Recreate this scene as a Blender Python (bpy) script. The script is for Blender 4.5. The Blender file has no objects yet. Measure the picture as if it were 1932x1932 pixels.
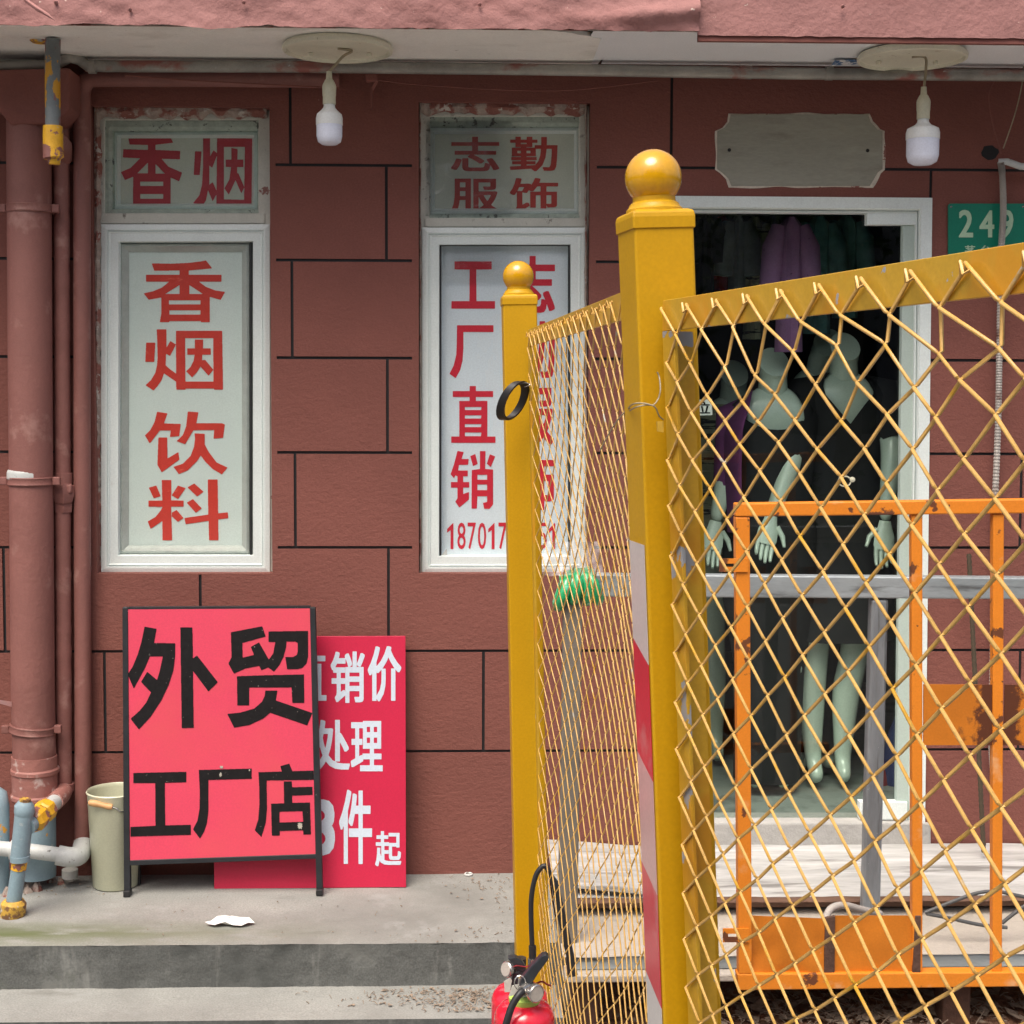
import bpy, bmesh, math, random
from mathutils import Vector, Matrix, noise
V = Vector
rnd = random.Random(7)
sc = bpy.context.scene
COL = sc.collection

# ------------------------------------------------------------------ camera, sky, sun, exposure
EYE = V((0.0, 0.0, 1.867))
F, PX, PY = 2800.0, 966.0, 891.0
cam_d = bpy.data.cameras.new('camera'); cam = bpy.data.objects.new('camera', cam_d); COL.objects.link(cam)
cam.location = EYE
R = (Matrix.Rotation(math.radians(-1.6), 3, 'Z') @ Matrix.Rotation(math.radians(90 - 3.5), 3, 'X') @ Matrix.Rotation(math.radians(0.2), 3, 'Z'))
cam.rotation_euler = R.to_euler()
cam_d.sensor_width = 36; cam_d.lens = 36 * F / 1932; cam_d.shift_y = -(966 - PY) / 1932
cam_d.clip_start = 0.05; cam_d.clip_end = 500
sc.camera = cam

world = bpy.data.worlds.new('World'); sc.world = world; world.use_nodes = True
wn = world.node_tree.nodes; wl = world.node_tree.links
sky = wn.new('ShaderNodeTexSky'); sky.sky_type = 'NISHITA'; sky.sun_disc = False
SUN_EL, SUN_AZ = 63.0, 205.0            # azimuth: clockwise from +Y
sky.sun_elevation = math.radians(SUN_EL); sky.sun_rotation = math.radians(SUN_AZ)
sky.air_density = 1.0; sky.dust_density = 8.0; sky.ozone_density = 0.6
bg = wn['Background']; bg.inputs[1].default_value = 0.15; wl.new(sky.outputs[0], bg.inputs[0])
sd = bpy.data.lights.new('sun', 'SUN'); sd.energy = 1.5; sd.angle = math.radians(36); sd.color = (1, .98, .90)
sun = bpy.data.objects.new('sun', sd); COL.objects.link(sun)
az, el = math.radians(SUN_AZ), math.radians(SUN_EL)
sdir = V((math.sin(az) * math.cos(el), math.cos(az) * math.cos(el), math.sin(el)))
sun.rotation_euler = sdir.to_track_quat('Z', 'Y').to_euler(); sun.location = (0, -3, 8)
sc.view_settings.view_transform = 'Standard'; sc.view_settings.look = 'None'
sc.view_settings.exposure = 0.52; sc.view_settings.gamma = 1

def ray(x, y): return (R @ V(((x - PX) / F, -(y - PY) / F, -1.0)))
def P(x, y, Y): d = ray(x, y); return EYE + d * ((Y - EYE.y) / d.y)
def G(x, y, z): d = ray(x, y); return EYE + d * ((z - EYE.z) / d.z)
def C(x, y, dep): return EYE + ray(x, y) * dep

# ------------------------------------------------------------------ materials
def M(name, col, rough=.6, var=.12, vs=5., bump=0., bs=120., metal=0., spots=(), stretch=(1, 1, 1), coat=0., spec=.5, bump2=0., bs2=8., grain=.05):
    m = bpy.data.materials.new(name); m.use_nodes = True
    n = m.node_tree.nodes; l = m.node_tree.links; b = n['Principled BSDF']
    geo = n.new('ShaderNodeNewGeometry'); mp = n.new('ShaderNodeMapping'); mp.inputs['Scale'].default_value = stretch
    l.new(geo.outputs['Position'], mp.inputs['Vector'])
    def nz(s, det=4, ro=.55, vec=None):
        t = n.new('ShaderNodeTexNoise'); t.inputs['Scale'].default_value = s; t.inputs['Detail'].default_value = det
        t.inputs['Roughness'].default_value = ro; l.new((vec or mp).outputs[0], t.inputs['Vector']); return t
    t = nz(vs, 6, .65)
    mr = n.new('ShaderNodeMapRange'); mr.inputs[1].default_value = .3; mr.inputs[2].default_value = .7
    mr.inputs[3].default_value = 1 - var; mr.inputs[4].default_value = 1 + var; l.new(t.outputs[0], mr.inputs[0])
    tg = nz(190, 2, .5); mg = n.new('ShaderNodeMapRange'); mg.inputs[1].default_value = .3; mg.inputs[2].default_value = .7; mg.inputs[3].default_value = 1 - grain; mg.inputs[4].default_value = 1 + grain; l.new(tg.outputs[0], mg.inputs[0])
    mm = n.new('ShaderNodeMath'); mm.operation = 'MULTIPLY'; l.new(mr.outputs[0], mm.inputs[0]); l.new(mg.outputs[0], mm.inputs[1]); mr = mm
    vm = n.new('ShaderNodeVectorMath'); vm.operation = 'SCALE'; vm.inputs[0].default_value = col[:3]; l.new(mr.outputs[0], vm.inputs['Scale'])
    out = vm.outputs[0]
    rg = None
    for sp in spots:          # (colour, scale, low, high, stretch)
        m2 = n.new('ShaderNodeMapping'); m2.inputs['Scale'].default_value = sp[4] if len(sp) > 4 else (1, 1, 1)
        m2.inputs['Location'].default_value = (rnd.uniform(-9, 9), rnd.uniform(-9, 9), rnd.uniform(-9, 9))
        l.new(geo.outputs['Position'], m2.inputs['Vector'])
        t2 = nz(sp[1], 6, .6, m2)
        r2 = n.new('ShaderNodeMapRange'); r2.inputs[1].default_value = sp[2]; r2.inputs[2].default_value = sp[3]; l.new(t2.outputs[0], r2.inputs[0])
        mx = n.new('ShaderNodeMix'); mx.data_type = 'RGBA'; l.new(r2.outputs[0], mx.inputs[0]); l.new(out, mx.inputs[6]); mx.inputs[7].default_value = (*sp[0], 1)
        out = mx.outputs[2]
    l.new(out, b.inputs['Base Color'])
    b.inputs['Roughness'].default_value = rough; b.inputs['Metallic'].default_value = metal
    b.inputs['Specular IOR Level'].default_value = spec
    if coat: b.inputs['Coat Weight'].default_value = coat; b.inputs['Coat Roughness'].default_value = .12
    nrm = None
    for (bb, s, dist) in ((bump2, bs2, .01), (bump, bs, .004)):
        if bb:
            t3 = nz(s, 3, .6); bp = n.new('ShaderNodeBump'); bp.inputs['Strength'].default_value = bb; bp.inputs['Distance'].default_value = dist
            l.new(t3.outputs[0], bp.inputs['Height'])
            if nrm: l.new(nrm, bp.inputs['Normal'])
            nrm = bp.outputs[0]
    if nrm: l.new(nrm, b.inputs['Normal'])
    return m

def glass_mat(name, tint=(.92, .96, .94), wav=0., wsc=6., rough=0., ior=1.6):
    m = bpy.data.materials.new(name); m.use_nodes = True; n = m.node_tree.nodes; l = m.node_tree.links
    n.remove(n['Principled BSDF']); o = n['Material Output']
    tr = n.new('ShaderNodeBsdfTransparent'); tr.inputs[0].default_value = (*tint, 1)
    gl = n.new('ShaderNodeBsdfGlossy'); gl.inputs['Roughness'].default_value = rough
    fr = n.new('ShaderNodeFresnel'); fr.inputs[0].default_value = ior
    mx = n.new('ShaderNodeMixShader'); l.new(fr.outputs[0], mx.inputs[0]); l.new(tr.outputs[0], mx.inputs[1]); l.new(gl.outputs[0], mx.inputs[2]); l.new(mx.outputs[0], o.inputs[0])
    if wav:
        g = n.new('ShaderNodeNewGeometry'); t = n.new('ShaderNodeTexNoise'); t.inputs['Scale'].default_value = wsc; t.inputs['Detail'].default_value = 3
        l.new(g.outputs['Position'], t.inputs['Vector'])
        bp = n.new('ShaderNodeBump'); bp.inputs['Strength'].default_value = wav; bp.inputs['Distance'].default_value = .02; l.new(t.outputs[0], bp.inputs['Height'])
        l.new(bp.outputs[0], gl.inputs['Normal']); l.new(bp.outputs[0], fr.inputs['Normal'])
    return m

RB = (.215, .079, .063)
ZP_GUESS = .25
W_ = dict(
 stucco=M('stucco', RB, .82, .10, 2.2, .8, 75, grain=.10, spots=[((.19, .070, .056), 1.3, .50, .75), ((.42, .25, .22), 60, .735, .76)], stretch=(.8, 1, 1.15), spec=.3),
 smoothred=M('painted_plaster', (.225, .085, .070), .75, .12, 4, .5, 60, spots=[((.17, .062, .05), 2, .5, .75)], spec=.3),
 fascia=M('faded_red_paint', (.315, .150, .14), .8, .16, 3, .7, 70, spots=[((.25, .10, .09), 2.5, .5, .75, (.6, 1, 2)), ((.62, .48, .42), 45, .70, .73)], bump2=.8, bs2=9),
 joint=M('black_joint', (.012, .012, .014), .7, .2, 20),
 pipe=M('painted_pipe', (.245, .10, .085), .62, .10, 4, .5, 55, spots=[((.40, .22, .19), 9, .58, .75), ((.17, .065, .052), 3, .52, .75)]),
 pipeworn=M('worn_painted_pipe', (.30, .125, .105), .6, .12, 6, .6, 55, spots=[((.50, .36, .33), 28, .56, .66)]),
 bluepipe=M('bluegrey_paint', (.22, .31, .36), .55, .12, 6, .25, 60, spots=[((.62, .30, .03), 16, .66, .68), ((.40, .44, .45), 25, .62, .7)]),
 greygas=M('gas_pipe_paint', (.15, .17, .175), .5, .15, 9, .3, 60, spots=[((.22, .09, .075), 15, .50, .515, (1, 1, .5)), ((.55, .27, .015), 19, .585, .595, (1, 1, .5))]),
 yellowgas=M('gas_fitting_paint', (.66, .36, .02), .45, .15, 20, .5, 70, spots=[((.24, .10, .085), 20, .52, .53), ((.35, .38, .38), 22, .63, .65)]),
 rusty_yellow=M('rusty_yellow', (.55, .33, .05), .6, .3, 30, .8, 60, spots=[((.18, .09, .04), 40, .48, .56), ((.5, .48, .42), 35, .62, .66)]),
 whitepipe=M('white_pvc_pipe', (.52, .54, .53), .4, .08, 8, .1, 60, spots=[((.13, .12, .10), 55, .64, .69), ((.35, .33, .28), 9, .6, .75)]),
 soffit=M('stained_white_board', (.88, .86, .81), .7, .06, 3, .15, 40, spots=[((.42, .38, .30), 3.5, .56, .8, (.5, 1, 1)), ((.16, .12, .09), 26, .70, .72, (.45, 1.6, 1))]),
 soffit2=M('clean_white_board', (.86, .88, .90), .6, .03, 2),
 conduit=M('dull_metal_conduit', (.33, .32, .29), .5, .3, 7, .3, 60, metal=.35, spots=[((.30, .12, .10), 4, .56, .62, (.8, 1, 1)), ((.55, .55, .53), 30, .68, .69, (.5, 1, 1))]),
 conduit_red=M('conduit_mixed_paint', (.13, .065, .055), .6, .3, 8, .3, 60, spots=[((.28, .25, .22), 5, .5, .7, (.5, 1, 1))]),
 frame=M('white_upvc', (.76, .83, .81), .35, .04, 6, .05, 50, spots=[((.45, .44, .40), 7, .68, .8)]),
 oldframe=M('grimy_upvc', (.56, .56, .50), .5, .10, 9, .2, 60, spots=[((.20, .18, .15), 26, .62, .70), ((.26, .11, .09), 10, .66, .68)]),
 plaster=M('broken_plaster', (.36, .29, .25), .9, .3, 25, 1., 60, spots=[((.25, .10, .08), 12, .5, .55), ((.50, .46, .42), 40, .6, .64)], bump2=1, bs2=40),
 sealant=M('aged_sealant', (.36, .43, .37), .5, .25, 30, .8, 60, spots=[((.08, .09, .08), 30, .6, .64)]),
 greenframe=M('pale_green_profile', (.46, .55, .50), .4, .04, 6),
 alum=M('brushed_aluminium', (.56, .57, .55), .4, .1, 20, metal=.15),
 board1=M('pale_panel', (.76, .82, .79), .4, .04, 3, spots=[((.70, .77, .75), 2, .5, .8)]),
 board1t=M('greenish_panel', (.60, .62, .55), .5, .05, 3),
 board2=M('bluish_white_panel', (.74, .83, .88), .4, .03, 3),
 board2t=M('greenish_film', (.58, .62, .53), .5, .08, 4, spots=[((.52, .55, .49), 12, .6, .7)]),
 letter_o=M('orange_red_vinyl', (.70, .052, .035), .4, .05, 30, spots=[((.85, .15, .10), 20, .64, .7, (.4, 1, 1))]),
 letter_d=M('dark_red_vinyl', (.46, .04, .06), .45, .05, 20),
 letter_r=M('crimson_vinyl', (.66, .022, .048), .4, .04, 20),
 letter_b=M('dull_red_vinyl', (.44, .045, .035), .5, .06, 20),
 letter_k=M('black_lettering', (.010, .009, .010), .75, .3, 60, spots=[((.30, .27, .24), 110, .68, .72)], spec=.2),
 letter_w=M('white_lettering', (.58, .66, .76), .5, .02, 10),
 boardred=M('coral_red_board', (.68, .060, .115), .45, .03, 4, spots=[((.82, .42, .36), 30, .775, .79), ((.66, .08, .10), 3, .5, .8)]),
 signred=M('crimson_board', (.55, .018, .062), .4, .04, 3, spots=[((.8, .35, .33), 35, .77, .78)]),
 blackmetal=M('black_painted_steel', (.016, .018, .022), .5, .3, 20, .2, 80, spots=[((.30, .32, .33), 55, .70, .72)]),
 cream=M('pale_green_enamel', (.60, .61, .45), .3, .03, 5, spots=[((.35, .3, .22), 40, .75, .78)]),
 creamin=M('bucket_inside', (.40, .42, .32), .5, .05, 5),
 woodgrip=M('light_wood', (.58, .32, .14), .5, .15, 30),
 concrete=M('concrete_paving', (.27, .272, .255), .9, .17, 2.6, .35, 70, spots=[((.19, .188, .175), 1.5, .5, .72), ((.17, .165, .15), 5, .6, .75, (.5, 1.4, 1)), ((.20, .185, .16), 90, .70, .74), ((.32, .325, .315), 6, .6, .75), ((.15, .14, .12), 160, .66, .70)], bump2=.25, bs2=12, grain=.15),
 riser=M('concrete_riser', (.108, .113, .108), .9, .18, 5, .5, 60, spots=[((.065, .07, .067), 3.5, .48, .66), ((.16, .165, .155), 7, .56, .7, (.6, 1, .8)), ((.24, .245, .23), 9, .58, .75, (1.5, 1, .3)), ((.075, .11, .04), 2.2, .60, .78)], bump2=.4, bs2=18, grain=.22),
 concedge=M('worn_concrete_edge', (.40, .39, .37), .9, .12, 9, .6, 60, bump2=.5, bs2=25),
 yellow=M('yellow_gloss_paint', (.53, .29, .002), .5, .05, 2.5, .06, 30, coat=.08, spec=.35, spots=[((.44, .235, .003), 1.5, .5, .8), ((.64, .42, .10), 4, .66, .75, (1, 1, .4)), ((.22, .13, .05), 45, .755, .765)]),
 yellowball=M('yellow_ball_paint', (.58, .30, .004), .16, .05, 3, .05, 25, coat=.5, spots=[((.3, .16, .03), 120, .76, .78)]),
 yellowiron=M('chipped_yellow_iron', (.53, .315, .025), .45, .06, 5, .1, 60, coat=.2, spots=[((.60, .28, .012), 5, .5, .6), ((.34, .35, .37), 17, .655, .66), ((.25, .10, .03), 50, .73, .75)]),
 yellowstile=M('chipped_yellow_stile', (.53, .305, .02), .45, .06, 5, .1, 60, spots=[((.50, .23, .01), 5, .5, .6), ((.30, .31, .33), 13, .60, .606), ((.25, .10, .03), 50, .71, .73)]),
 wire=M('yellow_wire_paint', (.62, .37, .10), .42, .12, 12, .2, 120, coat=.25, spots=[((.60, .32, .02), 16, .56, .66), ((.55, .50, .40), 11, .66, .7)]),
 orange=M('orange_steel_paint', (.70, .215, .014), .5, .07, 4, .15, 60, spots=[((.14, .045, .018), 11, .61, .63), ((.7, .36, .16), 8, .6, .7), ((.09, .035, .02), 45, .71, .73)]),
 orange2=M('orange_plate_paint', (.54, .165, .010), .5, .10, 5, .15, 40, spots=[((.56, .23, .02), 3, .5, .7), ((.13, .045, .015), 10, .64, .70), ((.6, .5, .4), 30, .73, .75)], bump2=.2, bs2=8),
 orangerust=M('rusting_orange_plate', (.60, .235, .008), .5, .08, 5, .3, 80, spots=[((.12, .03, .01), 6.5, .53, .64), ((.30, .09, .02), 25, .6, .66)]),
 rust=M('brown_rust', (.085, .042, .028), .8, .3, 20, .7, 80),
 galv=M('weathered_galvanised_tube', (.36, .40, .42), .45, .22, 14, .2, 80, metal=.4, stretch=(.25, 1, 1), spots=[((.09, .09, .09), 12, .56, .7, (.3, 1, 2)), ((.4, .42, .44), 14, .64, .7, (.3, 1, 1)), ((.22, .12, .07), 9, .7, .72)]),
 galvv=M('weathered_tube_upright', (.26, .28, .30), .45, .25, 20, .2, 80, metal=.4, stretch=(1, 1, .18), spots=[((.08, .08, .08), 14, .56, .7, (3, 1, .2)), ((.42, .44, .46), 40, .68, .7)]),
 browntube=M('brown_grey_tube', (.17, .15, .125), .6, .15, 8, .2, 60),
 woodwhite=M('whitewashed_board', (.46, .455, .44), .8, .22, 22, .6, 60, stretch=(.14, 1, 1), spots=[((.22, .21, .20), 14, .54, .62, (.12, 1, 1.2)), ((.56, .56, .56), 16, .55, .65, (.12, 1, 1))], bump2=.3, bs2=30),
 woodbeige=M('beige_textured_board', (.45, .405, .35), .8, .08, 14, .7, 90, spots=[((.34, .29, .24), 70, .64, .7, (.4, 1, 1))]),
 woodedge=M('plywood_edge', (.24, .14, .10), .8, .2, 20, .4, 80, stretch=(.2, 1, 1)),
 dirt=M('dark_dirt', (.24, .125, .075), .95, .4, 20, 1, 50, bump2=1, bs2=25, spots=[((.10, .075, .05), 40, .6, .66)]),
 cementpatch=M('bare_cement', (.33, .325, .27), .85, .08, 7, .3, 50, stretch=(.3, 1, 1), spots=[((.40, .39, .33), 9, .6, .7, (.3, 1, 1)), ((.24, .23, .19), 14, .58, .72, (.3, 1, 1))]),
 chip=M('chipped_white_filler', (.62, .57, .49), .9, .2, 30, .8, 80, spots=[((.28, .12, .10), 18, .62, .64)]),
 plategreen=M('green_enamel_plate', (.004, .19, .12), .35, .04, 5),
 platetxt=M('pale_green_print', (.42, .60, .42), .4, .04, 20),
 bulbwhite=M('white_plastic_housing', (.80, .82, .80), .35, .03, 9),
 bulbdiff=M('milky_diffuser', (.78, .82, .95), .25, .02, 9),
 socket=M('yellowed_socket', (.64, .62, .47), .4, .06, 20),
 disc=M('yellowed_lamp_base', (.74, .72, .58), .5, .06, 9, spots=[((.30, .22, .10), 22, .66, .72)]),
 cord=M('dirty_flex', (.33, .28, .19), .6, .2, 40),
 blackplastic=M('black_rubber', (.018, .018, .02), .45, .2, 20),
 blackgloss=M('black_lever_plastic', (.022, .026, .032), .35, .2, 30, spots=[((.25, .25, .24), 90, .7, .72)]),
 extred=M('red_cylinder_enamel', (.66, .012, .035), .22, .05, 6, coat=.6, spots=[((.75, .2, .2), 40, .74, .76)]),
 chrome=M('dull_chrome', (.60, .58, .55), .25, .1, 30, metal=.9),
 gaugeface=M('gauge_face', (.42, .38, .34), .4, .1, 60),
 lime=M('lime_collar', (.42, .60, .12), .5, .05, 20),
 tagm=M('grey_paper_tag', (.48, .47, .42), .6, .05, 20),
 paper=M('white_paper', (.74, .74, .72), .8, .03, 20),
 corr=M('grey_corrugated_hose', (.40, .37, .34), .6, .1, 9, spots=[((.16, .09, .07), 7, .6, .66)]),
 rebar=M('rusted_rebar', (.07, .05, .03), .8, .2, 50, .5, 100),
 cablegrey=M('dark_cable', (.09, .09, .09), .5, .1, 10),
 greentape=M('green_plastic_wrap', (.015, .34, .12), .3, .15, 20, .5, 60, coat=.5, spots=[((.10, .50, .30), 25, .6, .68)]),
 mannequin=M('ivory_mannequin_gloss', (.60, .70, .61), .25, .03, 6, coat=.5),
 blackcloth=M('black_cloth', (.012, .012, .014), .9, .2, 20),
 purplecloth=M('purple_knit', (.15, .035, .14), .9, .15, 30),
 lilac=M('lilac_printed_cloth', (.34, .16, .33), .9, .12, 20, spots=[((.05, .02, .06), 45, .68, .7)]),
 tealcloth=M('teal_cloth', (.10, .26, .26), .9, .3, 18, spots=[((.14, .28, .26), 22, .6, .66)]),
 redcloth=M('dark_red_cloth', (.20, .015, .02), .9, .2, 20),
 greycloth=M('grey_cloth', (.17, .19, .20), .9, .3, 20),
 plaid=M('olive_cloth', (.30, .30, .21), .9, .2, 20, spots=[((.02, .02, .02), 40, .56, .58, (.1, .1, 1.2)), ((.42, .40, .30), 40, .62, .64, (.1, .1, 1.6))]),
 floorin=M('shop_floor', (.24, .27, .25), .6, .15, 4, spots=[((.08, .09, .085), 6, .5, .7)]),
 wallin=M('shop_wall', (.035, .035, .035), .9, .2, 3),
 wooddark=M('dark_brown_wood', (.11, .045, .018), .5, .2, 10),
 greencrate=M('green_plastic_crate', (.01, .17, .10), .5, .1, 8),
 bluecloth=M('blue_cloth', (.02, .03, .12), .9, .2, 20),
 asphalt=M('street_concrete', (.13, .13, .125), .95, .2, 20, .6, 80),
 opp=M('pale_render', (.27, .26, .25), .9, .15, 1),
 leaf=M('leaf_green', (.06, .10, .03), .7, .3, 3),
 bark=M('bark', (.10, .08, .06), .9, .3, 10, .5, 40),
 debris=M('dry_litter', (.26, .20, .15), .9, .4, 60),
 tape_w=M('white_reflective_tape', (.62, .58, .55), .3, .06, 8, coat=.5),
 tape_r=M('red_reflective_tape', (.62, .02, .04), .3, .08, 8, coat=.5, spots=[((.60, .25, .25), 10, .56, .75)]),
 tape_p=M('faded_pink_tape', (.60, .36, .34), .35, .08, 8, coat=.4),
 sticker=M('torn_blue_label', (.05, .12, .25), .6, .1, 30, spots=[((.6, .6, .6), 45, .5, .52)]),
)
GL = glass_mat('window_glass', wav=.0)
GLF = glass_mat('crumpled_clear_film', (1, 1, 1), ior=1.5)
GLW = glass_mat('wavy_window_glass', (.98, .99, .985), wav=.25, wsc=7)
GLD = glass_mat('door_glass', (.84, .92, .88), wav=.05, wsc=2)
m = bpy.data.materials.new('glint_bead'); m.use_nodes = True
m.node_tree.nodes['Principled BSDF'].inputs['Emission Color'].default_value = (1, .85, .55, 1); m.node_tree.nodes['Principled BSDF'].inputs['Emission Strength'].default_value = 5
W_['bead'] = m  # emission stands in for the brightness of reflected bulb dots
# crumpled clear plastic
m = bpy.data.materials.new('clear_plastic_film'); m.use_nodes = True; n = m.node_tree.nodes; l = m.node_tree.links
b_ = n['Principled BSDF']; b_.inputs['Base Color'].default_value = (.8, .8, .8, 1); b_.inputs['Roughness'].default_value = .15; b_.inputs['Alpha'].default_value = .3; b_.inputs['Coat Weight'].default_value = .6
W_['film'] = m
# concrete with moss along the platform edge: moss mask by world position of the damp strip
def moss_concrete():
    m = W_['concrete'].copy(); m.name = 'mossy_concrete'; n = m.node_tree.nodes; l = m.node_tree.links; b = n['Principled BSDF']
    src = b.inputs['Base Color'].links[0].from_socket
    geo = n.new('ShaderNodeNewGeometry'); sp = n.new('ShaderNodeSeparateXYZ'); l.new(geo.outputs['Position'], sp.inputs[0])
    c0 = G(60, 1741, .25).y
    d = n.new('ShaderNodeMath'); d.operation = 'SUBTRACT'; l.new(sp.outputs[1], d.inputs[0]); d.inputs[1].default_value = c0
    a = n.new('ShaderNodeMath'); a.operation = 'ABSOLUTE'; l.new(d.outputs[0], a.inputs[0])
    r = n.new('ShaderNodeMapRange'); r.inputs[1].default_value = .0; r.inputs[2].default_value = .13; r.inputs[3].default_value = 1; r.inputs[4].default_value = 0; l.new(a.outputs[0], r.inputs[0])
    rx = n.new('ShaderNodeMapRange'); rx.inputs[1].default_value = G(30, 1741, .25).x; rx.inputs[2].default_value = G(700, 1741, .25).x; rx.inputs[3].default_value = 1; rx.inputs[4].default_value = .0; l.new(sp.outputs[0], rx.inputs[0])
    mp = n.new('ShaderNodeMapping'); mp.inputs['Scale'].default_value = (.5, 1.5, 1); l.new(geo.outputs['Position'], mp.inputs['Vector'])
    t = n.new('ShaderNodeTexNoise'); t.inputs['Scale'].default_value = 14; t.inputs['Detail'].default_value = 6; l.new(mp.outputs[0], t.inputs['Vector'])
    tr = n.new('ShaderNodeMapRange'); tr.inputs[1].default_value = .22; tr.inputs[2].default_value = .52; l.new(t.outputs[0], tr.inputs[0])
    m1 = n.new('ShaderNodeMath'); m1.operation = 'MULTIPLY'; l.new(r.outputs[0], m1.inputs[0]); l.new(rx.outputs[0], m1.inputs[1])
    m2 = n.new('ShaderNodeMath'); m2.operation = 'MULTIPLY'; l.new(m1.outputs[0], m2.inputs[0]); l.new(tr.outputs[0], m2.inputs[1])
    mx = n.new('ShaderNodeMix'); mx.data_type = 'RGBA'; l.new(m2.outputs[0], mx.inputs[0]); l.new(src, mx.inputs[6]); mx.inputs[7].default_value = (.105, .125, .05, 1)
    l.new(mx.outputs[2], b.inputs['Base Color']); return m
W_['moss'] = moss_concrete()
def stain(src_name, name, col, axis, centre, width, sc, lo=.3, hi=.6, gain=1.):     # a stain that clings to one line of the thing
    m = W_[src_name].copy(); m.name = name; n = m.node_tree.nodes; l = m.node_tree.links; b = n['Principled BSDF']
    src = b.inputs['Base Color'].links[0].from_socket
    geo = n.new('ShaderNodeNewGeometry'); sp = n.new('ShaderNodeSeparateXYZ'); l.new(geo.outputs['Position'], sp.inputs[0])
    d = n.new('ShaderNodeMath'); d.operation = 'SUBTRACT'; l.new(sp.outputs[axis], d.inputs[0]); d.inputs[1].default_value = centre
    a = n.new('ShaderNodeMath'); a.operation = 'ABSOLUTE'; l.new(d.outputs[0], a.inputs[0])
    r = n.new('ShaderNodeMapRange'); r.inputs[1].default_value = 0; r.inputs[2].default_value = width; r.inputs[3].default_value = gain; r.inputs[4].default_value = 0; l.new(a.outputs[0], r.inputs[0])
    t = n.new('ShaderNodeTexNoise'); t.inputs['Scale'].default_value = sc; t.inputs['Detail'].default_value = 8; t.inputs['Roughness'].default_value = .7; l.new(geo.outputs['Position'], t.inputs['Vector'])
    s_ = n.new('ShaderNodeMath'); s_.operation = 'ADD'; l.new(t.outputs[0], s_.inputs[0]); l.new(r.outputs[0], s_.inputs[1])
    q = n.new('ShaderNodeMapRange'); q.inputs[1].default_value = lo + .5; q.inputs[2].default_value = hi + .5; l.new(s_.outputs[0], q.inputs[0])
    mx = n.new('ShaderNodeMix'); mx.data_type = 'RGBA'; l.new(q.outputs[0], mx.inputs[0]); l.new(src, mx.inputs[6]); mx.inputs[7].default_value = (*col, 1)
    l.new(mx.outputs[2], b.inputs['Base Color']); W_[name] = m
stain('orange2', 'orangerust', (.10, .028, .01), 0, P(1884, 1350, 3.73).x, .11, 28, .30, .42, .75)
stain('orange2', 'orangerust_l', (.13, .04, .012), 0, P(1742, 1350, 3.73).x, .05, 28, .34, .46, .5)
stain('riser', 'riser_moss', (.075, .095, .045), 0, -1.9, 1.3, 7, .22, .50, .32)

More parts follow.
